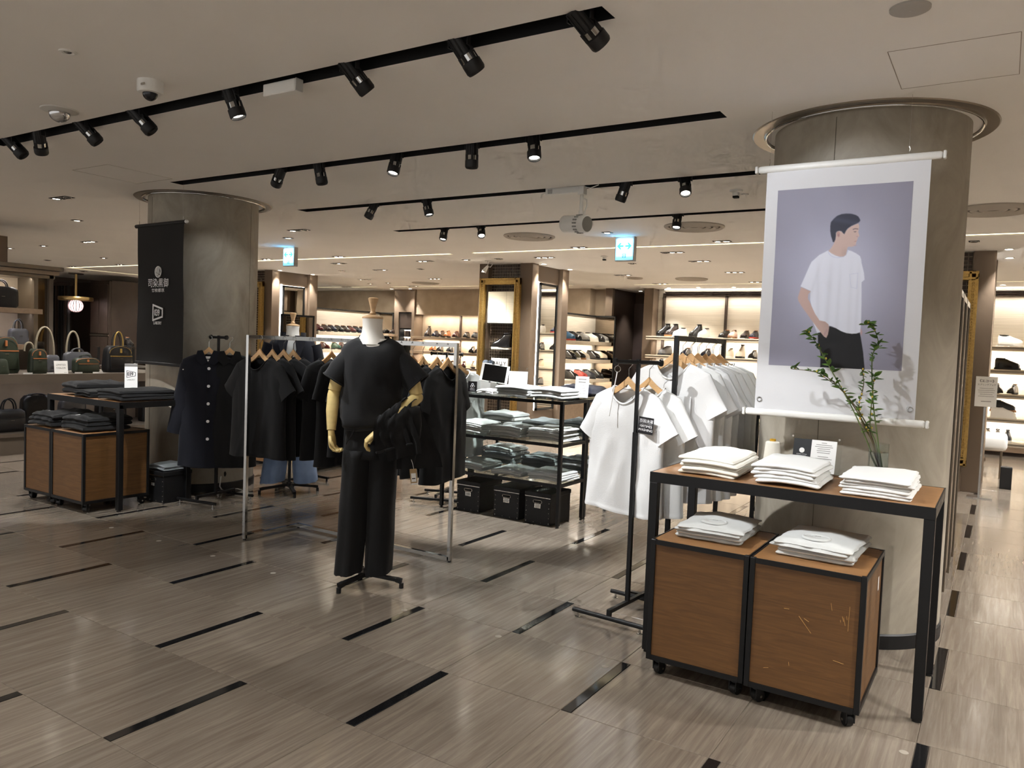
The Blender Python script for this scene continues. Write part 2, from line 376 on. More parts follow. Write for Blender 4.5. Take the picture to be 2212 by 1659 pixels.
# ------------------------------------------------------------------ ceiling with recessed black slots and coves
SLOTS = [(-6.06, -1.33, 2.62, 2.74), (-6.06, -1.33, 4.03, 4.155), (-6.06, -1.33, 5.435, 5.56), (-6.06, -1.33, 6.87, 6.98)]
COVES = [(-16.95, -6.80, 8.93, 9.03), (-6.42, 6.5, 8.93, 9.03), (-16.0, -12.98, 14.17, 14.25), (-12.5, -7.6, 14.17, 14.25), (-6.25, 6.5, 14.17, 14.25), (-17.05, -16.95, 8.93, 14.0)]
holes = SLOTS+COVES
cx = sorted({-20.5, 6.8}|{h[0] for h in holes}|{h[1] for h in holes}); cy = sorted({-4.2, 16.6}|{h[2] for h in holes}|{h[3] for h in holes})
g = G()
for i in range(len(cx)-1):
    for j in range(len(cy)-1):
        mx, my = (cx[i]+cx[i+1])/2, (cy[j]+cy[j+1])/2
        if any(h[0] < mx < h[1] and h[2] < my < h[3] for h in holes): continue
        g.box(cx[i], cx[i+1], cy[j], cy[j+1], ZC, ZC+0.03)
struct(g.build('ceiling', M_ceil))
for k, (x0, x1, y0, y1) in enumerate(SLOTS):
    g = G(); z1 = ZC+0.13
    e = .003; g.box(x0, x1, y0, y0+e, ZC+.0005, z1).box(x0, x1, y1-e, y1, ZC+.0005, z1).box(x0, x0+e, y0, y1, ZC+.0005, z1).box(x1-e, x1, y0, y1, ZC+.0005, z1).box(x0, x1, y0, y1, z1, z1+.01)
    g.box(x0+.02, x1-.02, (y0+y1)/2-.018, (y0+y1)/2+.018, z1-.03, z1)
    o = struct(g.build('trim_%d' % (k+1), M_slot)); o['label'] = 'black recessed lighting slot in the ceiling'
for k, (x0, x1, y0, y1) in enumerate(COVES):
    g = G(); z1 = ZC+0.09
    g.box(x0, x1, y0-.01, y0, ZC+.002, z1).box(x0, x1, y1, y1+.01, ZC+.002, z1).box(x0-.01, x0, y0, y1, ZC+.002, z1).box(x1, x1+.01, y0, y1, ZC+.002, z1)
    o = struct(g.build('trim_%d' % (k+11), M_ceil))
    G().box(x0, x1, y0, y1, ZC+.006, ZC+.03).build('cove_strip', M_cove, o)
# access panels: a fine seam, a hair proud
def seam(name, pts):
    g = G()
    for a, b in zip(pts[:-1], pts[1:]): g.bar((*a, ZC-.0004), (*b, ZC-.0004), .003, .0012)
    return struct(g.build(name, mat('seam', S(150,140,126), 0.9)))
seam('trim_31', [(-0.48,3.54),(-0.02,3.54),(-0.02,4.05),(-0.48,4.05),(-0.48,3.54)])
seam('trim_32', [(-6.4,3.4),(-5.9,3.4),(-5.9,3.95),(-6.4,3.95),(-6.4,3.4)])

# ------------------------------------------------------------------ plaster columns with ceiling ring
def column(n, x, y):
    o = G().lathe([(0.5, 0.075), (0.5, ZC-.001)], (0, 0, 0), 96).build('wall_column_%d' % n, M_plaster, None, 170, (x, y, 0)); struct(o)
    o['label'] = 'round grey plaster column'
    G().lathe([(0.508, 0.0), (0.508, 0.07), (0.5, 0.078)], (0, 0, 0), 96).build('skirting', M_blk, o, 30)
    r = G().lathe([(0.545, ZC+.0), (0.545, ZC-.010), (0.556, ZC-.012), (0.562, ZC-.004), (0.620, ZC-.006), (0.626, ZC+.0)], (0, 0, 0), 96).build('ceiling_ring', M_bronze, o, 30)
    G().tube([(0.552*cos(t*pi/48), 0.552*sin(t*pi/48), ZC-.012) for t in range(96)], 0.006, 6, closed=True).build('chrome_edge', M_chrome, o, 60)
    # fine vertical panel joints of the cladding
    for a in (-100, 20, 140):
        t = radians(a); G().bar((0.5003*cos(t), 0.5003*sin(t), .08), (0.5003*cos(t), 0.5003*sin(t), ZC-.03), .003, .002, (cos(t), sin(t), 0)).build('cladding_joint', mat('joint', S(96,88,76), 0.8), o)
    return o
column(1, -0.712, 4.765); column(2, -6.639, 4.795)

# ------------------------------------------------------------------ back of the shop
def wall(name, m, *b):
    g = G()
    for q in b: g.box(*q)
    return struct(g.build(name, m))
wall('wall_back', M_beige, (-20.5, -7.12, 15.30, 15.40, 0, ZC), (-12.40, -7.60, 15.02, 15.30, 2.13, ZC), (-6.32, -6.18, 15.30, 15.4, 0, ZC))
wall('wall_back_right', M_liner, (-6.18, 6.6, 15.34, 15.42, 0, ZC))
wall('wall_left', M_dkbrown, (-20.6, -20.5, -4.2, 16.6, 0, ZC))
wall('wall_recess', M_dkbrown, (-7.20, -7.10, 15.02, 16.4, 0, ZC), (-6.34, -6.30, 15.40, 16.4, 0, ZC), (-7.2, -6.3, 16.3, 16.4, 2.5, ZC))
o = struct(G().box(-7.10, -6.34, 16.26, 16.30, 0, 2.5).build('door_1', mat('door_brown', S(74,62,58), 0.45)))
G().cyl((-6.98, 16.25, 1.02), (-6.98, 16.20, 1.02), .012).cyl((-6.98, 16.205, 1.02), (-6.86, 16.205, 1.02), .009).build('door_handle', M_steel, o, 40)
wall('trim_41', M_brown, (-6.36, -6.16, 15.04, 15.34, 0, ZC), (-7.22, -7.06, 15.0, 15.1, 0, ZC))
wall('trim_42', M_brown, (-13.05, -12.90, 14.95, 15.3, 0, ZC), (-12.48, -12.40, 14.95, 15.3, 0, ZC), (-12.90, -12.48, 14.95, 15.3, 2.18, ZC), (-12.90, -12.48, 15.2, 15.3, 0, 2.2))
wall('wall_right', M_pink, (6.6, 6.7, -4.2, 16.6, 0, ZC))

# ------------------------------------------------------------------ square pillars with mosaic front, gilt frame and side mirror
PILL = {1: 'left', 2: 'middle', 3: 'right'}
def pillar(n, xr, full=True):
    X = lambda v: xr+v                                     # offsets from the right face
    y0 = 10.24
    o = wall('wall_pillar_%d' % n, M_brown,
             (X(-0.97), X(-0.80), y0, 11.45, 0, ZC), (X(-0.80), X(-0.22), y0+.12, 11.45, 0, ZC), (X(-0.22), X(-0.075), y0+.03, 11.45, 0, ZC),
             (X(-0.075), X(0), y0+.03, 10.45, 0, ZC), (X(-0.075), X(0), 11.24, 11.45, 0, ZC))
    # mosaic face: far too small to pick apart, still real tiles on a grout bed
    G().box(X(-0.80), X(-0.22), y0+.105, y0+.12, 0.05, ZC).build('grout_bed', M_grout, o)
    g = G(); s = .047
    for i in range(12):
        for j in range(57): g.box(X(-0.795)+i*s+.005, X(-0.795)+(i+1)*s-.005, y0+.098+.003*random.random(), y0+.11, .06+j*s+.005, .06+(j+1)*s-.005)
    stuff(g.build('mosaic_tile', M_mosaic, o))
    # backlit wall mirror on the right face
    t = thing('wall_mirror', 'tall dark framed backlit mirror on the side of the %s square pillar' % PILL[n], 'mirror', (X(-0.045), 10.845, 0.45), 0, 'pillar mirrors')
    w, z1 = .285, 2.02
    G().box(.0, .03, -w, -w+.035, 0, z1).box(0, .03, w-.035, w, 0, z1).box(0, .03, -w, w, z1-.035, z1).box(0, .03, -w, w, 0, .035).build('mirror_frame', M_blk, t)
    G().box(.005, .018, -w+.03, w-.03, .03, z1-.03).build('mirror_glass', M_mirror, t)
    G().box(-.028, -.012, -w-.025, -w+.02, 0.0, z1+.02).box(-.028, -.018, -w, w+.02, z1-.01, z1+.006).box(-.028, -.012, w-.02, w+.02, 0, z1).build('backlight', M_ledw, t)
    G().box(-.03, .002, -w+.05, w-.05, .1, z1-.1).build('mounting', M_blk, t)
    # gilt picture frame standing before the mosaic
    f = thing('gilt_frame', 'ornate gold picture frame round the mosaic front of the %s square pillar' % PILL[n], 'frame', (X(-0.53), y0-.075, 0.0), 0, 'gilt frames')
    for (a, b, c, d) in ((-.375, -.275, .30, 2.51), (.275, .375, .30, 2.51), (-.375, .375, 2.41, 2.51), (-.375, .375, .30, .40)):
        g = G().box(a, b, 0, .05, c, d)
        if b-a < d-c: g.box(a+.008, a+.03, -.014, 0, c, d).box(b-.03, b-.008, -.01, 0, c, d)
        else: g.box(a, b, -.014, 0, d-.03, d-.008).box(a, b, -.01, 0, c+.008, c+.03)
        g.build('frame_bar', M_gold, f)
    g = G()
    for k in range(64):
        for sx in (-1, 1): g.ball((sx*.325, -.004, .42+k*.031), (.012, .008, .013), 6, 4)
    stuff(g.build('beading', M_gold, f, 40))
    G().box(-.33, -.28, .05, .075, .0, .5).build('frame_foot', M_brown, f); G().box(.28, .33, .05, .075, .0, .5).build('frame_foot', M_brown, f)
    return o
pillar(1, -12.10); pillar(2, -6.20); pillar(3, -0.14)
# contents of the middle pillar's gilt frame
YB = 10.20
lb = thing('light_box', 'cream ribbed lantern box hanging inside the gold frame', 'lamp', (-6.70, YB+.06, 1.81))
g = G()
for k in range(24): g.box(-.27, .27, -.045, .045, .002+k*.0205, .002+k*.0205+.0185)
g.build('ribbed_shade', mat('cream_shade', S(222,212,186), 0.8, emit=(1, .9, .68, 1), estr=.06), lb)
G().box(-.272, .272, -.048, .048, -.012, .0).build('base_rim', M_blk, lb); G().box(.075, .078, -.047, -.04, 0, .49).build('corner_line', mat('shade_seam', S(190,180,150), .8), lb)
for k, z in enumerate((1.385, 1.01)):
    o = G().box(-6.99, -6.42, YB+.0, YB+.13, z, z+.012).build('glass_shelf', M_glassgreen); o.name = 'glass_shelf'
    tag(o, ['clear glass shelf under the high-top sneaker in the gold frame', 'lower clear glass shelf in the gold frame under the name card'][k], 'shelf', 'glass shelves in the gold frame')
nc = thing('name_card', 'white standing sign reading BALLY inside the gold frame', 'sign', (-6.72, YB+.05, 1.022))
G().box(-.16, .16, -.02, .02, 0, .235, .003).build('card', M_paper, nc); text('lettering', 'BALLY', .085, M_ink, nc, (0, -.0202, .15), (1, 0, 0), (0, 0, 1), sx=1.05, bold=.001)

# ------------------------------------------------------------------ shelving
ORDN = lambda k: ['top', 'second', 'third', 'fourth', 'lowest'][k]
SHELF = {}
def run_x(tagn, where, x0, x1, y0, y1, zs, th, m, light=3.0):
    for k, z in enumerate(zs):
        t = thing('shoe_shelf', '%s long shoe shelf on the %s' % (ORDN(k), where), 'shelf', ((x0+x1)/2, (y0+y1)/2, z-th), 0, 'shoe shelves')
        w = (x1-x0)/2; d = (y1-y0)/2
        G().box(-w, w, -d, d, 0, th, .004).build('board', m, t)
        G().box(-w, w, -d-.004, -d+.002, th*.55, th*.75).build('edge_strip', M_bronze, t)
        if light: area(((x0+x1)/2, y1-.09, z-th-.015), ((x0+x1)/2, y1-.02, z-th-.5), x1-x0-.1, .03, 1.5*light*(x1-x0), (1, .90, .76), 'shelf_lamp')
        SHELF[(tagn, k)] = z
DZ = [1.76, 1.385, 0.99, 0.60, 0.215]
# right-hand lined wall: posts, top grille, shelves
for k, x in enumerate((-6.02, -4.72, -3.42, -2.12, -0.82, 0.48, 1.78, 3.08, 4.38)):
    o = struct(G().box(x-.022, x+.022, 15.28, 15.34, 0, 2.66).build('trim_%d' % (51+k), M_dkbrown))
g = G()
for z in (2.60, 2.635, 2.67): g.box(-6.0, 6.5, 15.26, 15.34, z, z+.022)
struct(g.build('trim_61', M_dkbrown))
struct(G().box(-6.0, 6.5, 15.24, 15.26, 2.726, 2.735).build('trim_62', M_ledw))
area((-2.5, 15.20, 2.57), (-2.5, 15.32, 1.6), 7.0, .04, 12, (1, .91, .80), 'wall_wash_lamp'); area((3.2, 15.20, 2.57), (3.2, 15.32, 1.6), 6.0, .04, 11, (1, .91, .80), 'wall_wash_lamp')
for k, z in enumerate(DZ):
    for s, (x0, x1) in enumerate(((-6.16, -3.45), (-3.43, -0.84), (-0.82, 1.76), (1.80, 4.36))):
        t = thing('shoe_shelf', '%s oak shoe shelf of the lined back wall, %s bay from the brown door' % (ORDN(k), ORD[s]), 'shelf', ((x0+x1)/2, 15.04, z-.07), 0, 'shoe shelves')
        w = (x1-x0)/2; G().box(-w, w, -.30, .28, 0, .07, .004).build('board', M_shelfw, t); G().box(-w, w, -.305, -.298, .03, .05).build('edge_strip', M_bronze, t)
        if k < 4: area(((x0+x1)/2, 15.18, z-.085), ((x0+x1)/2, 15.3, z-.5), x1-x0-.1  , .03, 7, (1, .91, .80), 'shelf_lamp')
for k in range(8):
    x0 = -5.9+k*1.3
    t = thing('drawer_unit', 'low beige drawer under the lined wall, %s from the brown door' % ORD[k], 'drawer', (x0, 15.0, 0), 0, 'drawers below the shoe shelves')
    G().box(.0, 1.29, -.26, .3, .06, .145, .002).build('drawer_front', M_shelfd, t); G().box(.0, 1.29, -.22, .3, 0, .06).build('plinth', M_dkbrown, t)
# section behind the mannequin (along X)
run_x('B', 'plaster wall between the niche and the middle pillar', -12.38, -7.65, 14.80, 15.29, [1.585, 1.235, 0.88], .06, M_shelfd, 4.0)
area((-10.0, 15.12, 2.10), (-10.0, 15.28, 1.3), 4.6, .04, 24, (1, .90, .76), 'wall_wash_lamp')
for k, x in enumerate((-11.2, -9.4)): struct(G().box(x-.02, x+.02, 15.25, 15.30, .2, 2.12).build('trim_%d' % (72+k), M_dkbrown))
# black display niche
nb = thing('niche_cabinet', 'narrow black display niche with small lit shelves on the back wall', 'cabinet', (-12.69, 15.08, 0.0))
G().box(-.205, .205, .08, .12, 0, 2.17).box(-.205, -.18, -.10, .1, 0, 2.17).box(.18, .205, -.10, .1, 0, 2.17).box(-.2, .2, -.10, .1, 2.14, 2.17).box(-.2, .2, -.10, .1, 0, .7).build('carcass', M_blk, nb)
G().box(-.18, .18, -.1, .06, 1.78, 2.14).build('upper_panel', M_dkbrown, nb)
for z in (1.76, 1.58, 1.36, 1.10): G().box(-.18, .18, -.10, .08, z-.02, z).build('niche_shelf', M_blk, nb)
for z in (1.735, 1.555): G().box(-.16, .16, .04, .07, z, z+.004).build('niche_light', M_ledw, nb)
G().box(-.18, .18, .07, .081, 1.37, 1.74).build('back_glow', M_pink, nb)
for k in range(3):
    o = G().lathe([(.03, 0), (.03, .10), (.012, .12), (.012, .145), (.018, .147), (.018, .165)], (0, 0, 0), 12, True, True).build('bottle', mat('amber', S(70,50,38), .2), None, 40, (-12.79+k*.10, 15.04, 1.36))
    tag(o, '%s dark shoe care bottle in the black niche' % ['left', 'middle', 'right'][k], 'bottle', 'bottles in the niche')
o = G().box(-.06, .06, -.03, .03, 0, .13, .004).build('care_box', M_dkbrown, None, None, (-12.66, 15.04, 1.58)); tag(o, 'dark brown shoe care box on the upper niche shelf', 'box')
# side units: shelves along Y, front edge towards +X
def side_unit(n, where, xb, y0, y1, zs):
    t = thing('side_unit', 'low open shoe wall with dark top rail beside the %s' % where, 'shelving', (xb, (y0+y1)/2, 0)); h = (y1-y0)/2
    G().box(-.06, 0, -h, h, 0, 2.13).build('back_panel', M_liner, t)
    G().box(-.07, .02, -h, h, 2.13, 2.16).build('top_rail', M_blk, t)
    G().box(-.06, .46, h, h+.03, 0, 2.14).build('end_panel', M_bmirror, t)
    G().box(.44, .47, h-.01, h+.035, 0, 2.16).box(-.07, .47, h-.01, h+.035, 2.13, 2.16).build('end_frame', M_blk, t)
    G().box(0, .42, -h, h, 0, .42).build('base_cabinet', M_shelfd, t)
    for k, z in enumerate(zs):
        G().box(0, .43, -h, h-.08, z-.07, z, .004).build('shelf_board', M_shelfw, t)
        area((xb+.10, (y0+y1)/2, z-.085), (xb+.02, (y0+y1)/2, z-.5), 2*h-.3, .03, 5.5, (1, .91, .78), 'shelf_lamp')
    area((xb+.25, (y0+y1)/2, 2.60), (xb+.02, (y0+y1)/2, 1.8), 2*h-.3, .05, 13, (1, .92, .80), 'wall_wash_lamp')
side_unit(1, 'brown door', -7.42, 12.45, 14.98, [1.60, 1.235, .84])
side_unit(2, 'black niche', -13.52, 12.45, 14.93, [1.61, 1.20, .84])

# ------------------------------------------------------------------ shoes
def shoe_meshes(kind):
    L = .285; n = 12
    # (x, half width, upper height, bottom lift)
    if kind == 'dress': sec = [(-.135,.022,.060),(-.125,.033,.078),(-.09,.036,.080),(-.05,.034,.078),(-.01,.037,.074),(.04,.046,.058),(.09,.048,.046),(.125,.038,.036),(.150,.012,.022)]
    elif kind == 'loafer': sec = [(-.135,.022,.056),(-.125,.033,.070),(-.09,.036,.066),(-.05,.035,.060),(-.01,.038,.066),(.04,.047,.060),(.09,.048,.048),(.125,.038,.038),(.150,.014,.022)]
    elif kind == 'boot': sec = [(-.135,.024,.120),(-.125,.036,.135),(-.09,.040,.138),(-.05,.040,.132),(-.01,.040,.105),(.04,.047,.075),(.09,.048,.058),(.125,.040,.046),(.148,.016,.03)]
    else: sec = [(-.142,.026,.075),(-.130,.038,.092),(-.09,.041,.090),(-.05,.039,.086),(-.005,.041,.084),(.045,.050,.068),(.09,.052,.056),(.125,.044,.046),(.150,.018,.030)]
    sh = .014 if kind in ('dress', 'loafer') else .028
    rings = []
    for x, w, h in sec:
        rings.append([(x, w*cos(t)*(1.0 if sin(t) < .3 else 1-.35*(sin(t)-.3)), sh+max(0, sin(t))**.75*h*1.4) for t in [pi*i/(n-1) for i in range(n)]])
    up = G().loft(rings, True, True, closed=False)
    # foot opening
    op = []
    for i in range(14):
        t = 2*pi*i/14; op.append((-.075+.056*cos(t), .024*sin(t)))
    hz = lambda x: sh+{'dress': .080, 'loafer': .070, 'boot': .138, 'sneaker': .091}[kind]*1.4*(1.0 if x < -.06 else 1-.6*(x+.06))
    o = G().loft([[(x, y, hz(x)*.93+.004) for x, y in op], [(x, y, hz(x)+.0035) for x, y in op], [(-.075+(x+.075)*.82, y*.78, hz(x)+.004) for x, y in op], [(-.075+(x+.075)*.7, y*.6, hz(x)-.01) for x, y in op]], False, True)
    so = []
    pts = [(-.142,0),(-.136,.024),(-.11,.036),(-.05,.034),(0,.038),(.05,.050),(.10,.050),(.135,.036),(.156,.0)]
    pl = pts+[(x, -y) for x, y in pts[-2:0:-1]]; k = 1.06 if kind in ('sneaker',) else 1.0
    so = G().loft([[(x*k, y*k*.96, .0) for x, y in pl], [(x*k, y*k, sh*.5) for x, y in pl], [(x, y, sh+.004) for x, y in pl]])
    if kind == 'dress' or kind == 'loafer': so.box(-.14, -.07, -.032, .032, -.012, .0); 
    la = G()
    if kind in ('dress', 'boot', 'sneaker'):
        for i in range(5):
            x = -.005+i*.014; z = sh+{'dress': .072, 'boot': .108, 'sneaker': .083}[kind]*1.42-i*(.009 if kind != 'boot' else .014)
            la.tube([(x, -.02, z-.005), (x+.004, 0, z+.004), (x, .02, z-.005)], .0022, 5)
    elif kind == 'loafer': la.box(.0, .022, -.032, .032, sh+.084, sh+.096)
    return up.mesh('shoe_upper', None, 50), o.mesh('shoe_collar', None, 50), so.mesh('shoe_sole', None, 40), la.mesh('shoe_lacing', None, 50)
SM = {k: shoe_meshes(k) for k in ('dress', 'loafer', 'boot', 'sneaker')}
def leather(n, c, r=.22): return mat('shoe_'+n, S(*c), r, coat=.2)
SC_ = {'black': leather('black', (22,20,20)), 'burgundy': leather('burgundy', (72,26,24)), 'navy': leather('navy', (24,28,44)), 'brown': leather('brown', (62,40,30)), 'dark brown': leather('dkbrown', (44,32,28)),
       'tan': leather('tan', (176,102,58)), 'white': leather('white', (226,222,214), .5), 'cream': leather('cream', (214,200,176), .55), 'grey': leather('grey', (104,102,100), .6), 'red': leather('red', (176,62,50), .6),
       'olive': leather('olive', (88,82,58), .6), 'charcoal': leather('charcoal', (50,54,60), .6), 'pink': leather('pink', (206,168,150), .5), 'striped': leather('striped', (126,124,120), .5), 'blue': leather('blue', (42,84,116), .6), 'green': leather('green', (34,74,56), .5)}
for q in SC_.values(): pass
M_sole_w = mat('sole_white', S(226,222,212), .6); M_sole_b = mat('sole_black', S(26,25,25), .6); M_sole_t = mat('sole_tan', S(150,108,70), .6); M_lin = mat('shoe_lining', S(150,104,70), .7); M_linb = mat('shoe_lining_dark', S(30,28,28), .8)
SHOES = []
def shoe(kind, colr, loc, rz, label, group='display shoes', sole=None, lining=None, tilt=0.0):
    t = thing('shoe', label, 'shoe', loc, rz, group); t.rotation_euler = (0, -tilt, rz); t.scale = (1.18, 1.18, 1.18)
    up, op, so, la = SM[kind]
    sole = sole or ('black' if kind in ('dress', 'loafer', 'boot') else 'white')
    ms = {'white': M_sole_w, 'black': M_sole_b, 'tan': M_sole_t, 'red': SC_['red']}[sole]
    for nm, me, m in (('shoe_upper', up, SC_[colr]), ('shoe_collar', op, lining or (M_lin if kind in ('dress', 'loafer') and colr != 'white' else M_linb)), ('shoe_sole', so, ms), ('shoe_lacing', la, M_sole_w if colr in ('white', 'cream') else SC_['charcoal'] if colr == 'black' else SC_[colr] if kind == 'loafer' else M_sole_b)):
        if not me.materials: me.materials.append(None)
        o = put(nm, me, t); o.material_slots[0].link = 'OBJECT'; o.material_slots[0].material = m
        o.location = (0, 0, .012 if kind in ('dress', 'loafer') else 0)
    return t
# ------------------------------------------------------------------ shoes on the shelves
cnt = {}
def lab(colr, kind, place):
    kn = {'dress': 'lace-up shoe', 'loafer': 'loafer', 'boot': 'ankle boot', 'sneaker': 'sneaker'}[kind]
    k = cnt.get((place,), 0); cnt[(place,)] = k+1
    return '%s %s, %s from left on %s' % (colr, kn, ORD[k], place)
pl = 'the mannequin-side shoe wall, top shelf'
for i, (y, c) in enumerate(zip((12.40,12.63,12.85,13.05,13.27,13.47,13.68,13.88,14.10), ('black','burgundy','dark brown','navy','black','dark brown','burgundy','navy','dark brown'))):
    shoe('dress', c, (-13.28, y, 1.61), radians(-8), lab(c, 'dress', pl))
pl = 'the mannequin-side shoe wall, second shelf'
for y, c in ((12.80,'burgundy'),(13.17,'green'),(13.40,'burgundy')): shoe('dress', c, (-13.25, y, 1.20), radians(-8), lab(c, 'dress', pl))
pl = 'short shelf left of black niche'
t = thing('shoe_shelf', 'short walnut shelf left of the black niche', 'shelf', (-13.02, 15.06, 1.56), 0, 'shoe shelves')
G().box(-.46, .10, -.25, .23, 0, .06, .004).build('board', M_shelfd, t)
for x, c in ((-13.30,'black'),(-13.07,'dark brown')): shoe('loafer', c, (x, 14.98, 1.62), radians(-80), lab(c, 'loafer', pl))
pl = 'top walnut shelf beside gold frame'
for x, k, c in ((-11.97,'boot','dark brown'),(-11.74,'dress','navy'),(-11.55,'dress','brown'),(-11.37,'dress','tan'),(-11.12,'dress','burgundy'),(-10.80,'loafer','black'),(-10.56,'loafer','charcoal')):
    shoe(k, c, (x, 14.98, 1.585), radians(-72), lab(c, k, pl))
pl = 'second walnut shelf beside gold frame'
for x, k, c in ((-11.80,'dress','tan'),(-11.58,'dress','black'),(-11.28,'dress','charcoal'),(-11.05,'dress','black'),(-10.62,'dress','black'),(-10.46,'dress','dark brown')):
    shoe(k, c, (x, 14.98, 1.235), radians(-72), lab(c, k, pl))
pl = 'third walnut shelf beside gold frame'
for x, k, c in ((-11.5,'dress','black'),(-11.2,'loafer','brown'),(-10.85,'loafer','burgundy'),(-10.58,'dress','cream')):
    shoe(k, c, (x, 14.98, .88), radians(-60), lab(c, k, pl))
pl = 'top shelf of door-side sneaker wall'
for y, k, c, s in ((13.36,'sneaker','blue','red'),(13.62,'sneaker','black','black'),(13.97,'sneaker','striped','black'),(14.36,'sneaker','white','white'),(14.66,'sneaker','black','black'),(14.86,'sneaker','striped','white')):
    shoe(k, c, (-7.20, y, 1.60), radians(-12), lab(c, k, pl), sole=s)
pl = 'second shelf of door-side sneaker wall'
for y, k, c, s in ((13.42,'sneaker','black','black'),(13.60,'sneaker','olive','white'),(13.83,'sneaker','black','tan'),(14.00,'sneaker','cream','white'),(14.48,'sneaker','black','black'),(14.83,'sneaker','cream','black')):
    shoe(k, c, (-7.20, y, 1.235), radians(-12), lab(c, k, pl), sole=s)
pl = 'third shelf of door-side sneaker wall'
for y, k, c, s in ((13.56,'sneaker','black','black'),(13.95,'sneaker','red','red'),(14.31,'sneaker','charcoal','black'),(14.68,'sneaker','black','black')):
    shoe(k, c, (-7.20, y, .84), radians(-12), lab(c, k, pl), sole=s)
pl = 'top lined-wall shelf behind white shirts'
for x, k, c, s, a in ((-5.87,'boot','black','black',-120),(-5.70,'boot','dark brown','tan',-120),(-5.53,'sneaker','white','white',-115),(-5.20,'boot','black','black',-115),(-5.03,'sneaker','white','white',-105),(-4.62,'dress','black','black',-105),(-4.46,'dress','pink','tan',-95),(-4.22,'dress','dark brown','black',-95),(-4.05,'dress','navy','red',-95)):
    shoe(k, c, (x, 14.97, 1.76), radians(a), lab(c, k, pl), sole=s)
pl = 'second lined-wall shelf behind white shirts'
for x, k, c, s, a in ((-5.82,'sneaker','grey','black',-115),(-5.38,'dress','navy','black',-100),(-4.97,'dress','navy','black',-100),(-4.50,'sneaker','cream','white',-90),(-4.29,'boot','cream','black',-95),(-4.05,'dress','black','black',-95)):
    shoe(k, c, (x, 14.97, 1.385), radians(a), lab(c, k, pl), sole=s)
E_ = [(.06,'sneaker','white','white',0,0,'the top shelf at the right edge'),(.04,'sneaker','black','black',0,1,'the second shelf at the right edge'),
      (-.06,'dress','black','black',-80,2,'the third shelf at the right edge'),(.15,'dress','black','black',-105,2,'the third shelf at the right edge'),
      (.02,'sneaker','charcoal','tan',0,3,'the fourth shelf at the right edge'),(-.15,'sneaker','white','white',-80,4,'the lowest shelf at the right edge'),(-.02,'sneaker','white','white',-90,4,'the lowest shelf at the right edge'),(.12,'sneaker','charcoal','white',-90,4,'the lowest shelf at the right edge')]
for x, k, c, s, a, zi, pl in E_: shoe(k, c, (x, 14.95, DZ[zi]+(.10 if zi == 3 else .0)), radians(a), lab(c, k, pl), sole=s)
t = thing('shoe_riser', 'clear shoe riser on the fourth shelf at the right edge', 'riser', (.02, 14.95, DZ[3])); G().box(-.17, .17, -.08, .08, .088, .10).build('top_plate', M_acryl, t); G().box(-.17, -.16, -.08, .08, 0, .088).box(.16, .17, -.08, .08, 0, .088).build('side_plate', M_acryl, t)
shoe('sneaker', 'white', (.03, 14.82, DZ[3]), radians(0), 'cream white sneaker standing in front of the clear riser at the right edge')
# shoes beyond the columns, seen only in the mirrors
pl = 'the right-hand shelves seen in the mirrors'
for zi in (0, 1, 2, 3):
    for j, x in enumerate((-3.7, -3.3, -2.9, -2.5, 2.1, 2.6, 3.1, 3.6, 4.1)):
        k = ('sneaker', 'dress')[(j+zi) % 2]; c = ('white', 'black', 'cream', 'grey', 'brown')[(j*3+zi) % 5]
        shoe(k, c, (x, 14.97, DZ[zi]), radians(-95), '%s %s on the %s shelf of the mirrored wall, %s from left' % (c, k, ORDN(zi), ORD[j]))
shoe('boot', 'black', (-6.70, YB+.045, 1.397), radians(190), 'black high-top sneaker with pale sole on the glass shelf in the gold frame', sole='white')

# ------------------------------------------------------------------ ceiling fixtures
def downlight(kind, x, y, label, lit):
    n = {'triple': 3, 'double': 2, 'single': 1, 'round': 1}[kind]
    t = thing('downlight', label, 'ceiling light', (x, y, ZC), 0, 'recessed ceiling downlights')
    if kind == 'round':
        G().lathe([(.052, -.0), (.052, -.004), (.040, -.006), (.038, .0)], (0, 0, 0), 24).build('trim_ring', M_white, t, 40)
        G().lathe([(.038, -.003), (.001, -.003)], (0, 0, 0), 24, False, True).build('lamp', M_lamp_on if lit else M_slot, t)
        spot((x, y, ZC-.02), (x, y, 0), 60, 70, .7, WARM, .04, 'downlight_lamp')
        return t
    w = .05*n; nl = sum(1 for q in lit if q)
    if nl: spot((x, y, ZC-.02), (x, y, 0), (22+16*nl)*2.2, 120, .8, WARM, .05, 'downlight_lamp')
    G().box(-w, w, -.05, .05, -.004, 0, .001).build('housing', M_slot, t)
    for k in range(n):
        cx = (k-(n-1)/2)*.10
        G().lathe([(.043, -.004), (.040, -.010), (.032, -.008)], (cx, 0, 0), 20).build('lamp_ring', M_chrome, t, 40)
        G().lathe([(.033, -.0055), (.001, -.0055)], (cx, 0, 0), 20, False, True).build('lamp', M_lamp_on if lit[k] else M_slot, t)
    return t
TR = [(-7.87,4.08,'100'),(-11.43,6.32,'111'),(-7.19,6.48,'100'),(-9.67,9.62,'010'),(-9.71,10.7,'001'),(-7.83,9.67,'110'),(-11.7,12.4,'100'),(-9.81,12.44,'111'),(-13.89,14.10,'011'),(-11.72,14.05,'001'),(-5.64,9.66,'111'),(-5.61,12.29,'001'),(-3.68,9.55,'011'),(-3.67,10.57,'011'),(-3.64,12.14,'111'),(-5.62,14.02,'011'),(-3.74,13.85,'111')]
for k, (x, y, s) in enumerate(TR): downlight('triple', x, y, 'three-lamp recessed downlight, %s of its kind counted from the %s' % (ORD[k % 20], 'ceiling left'), [c == '1' for c in s])
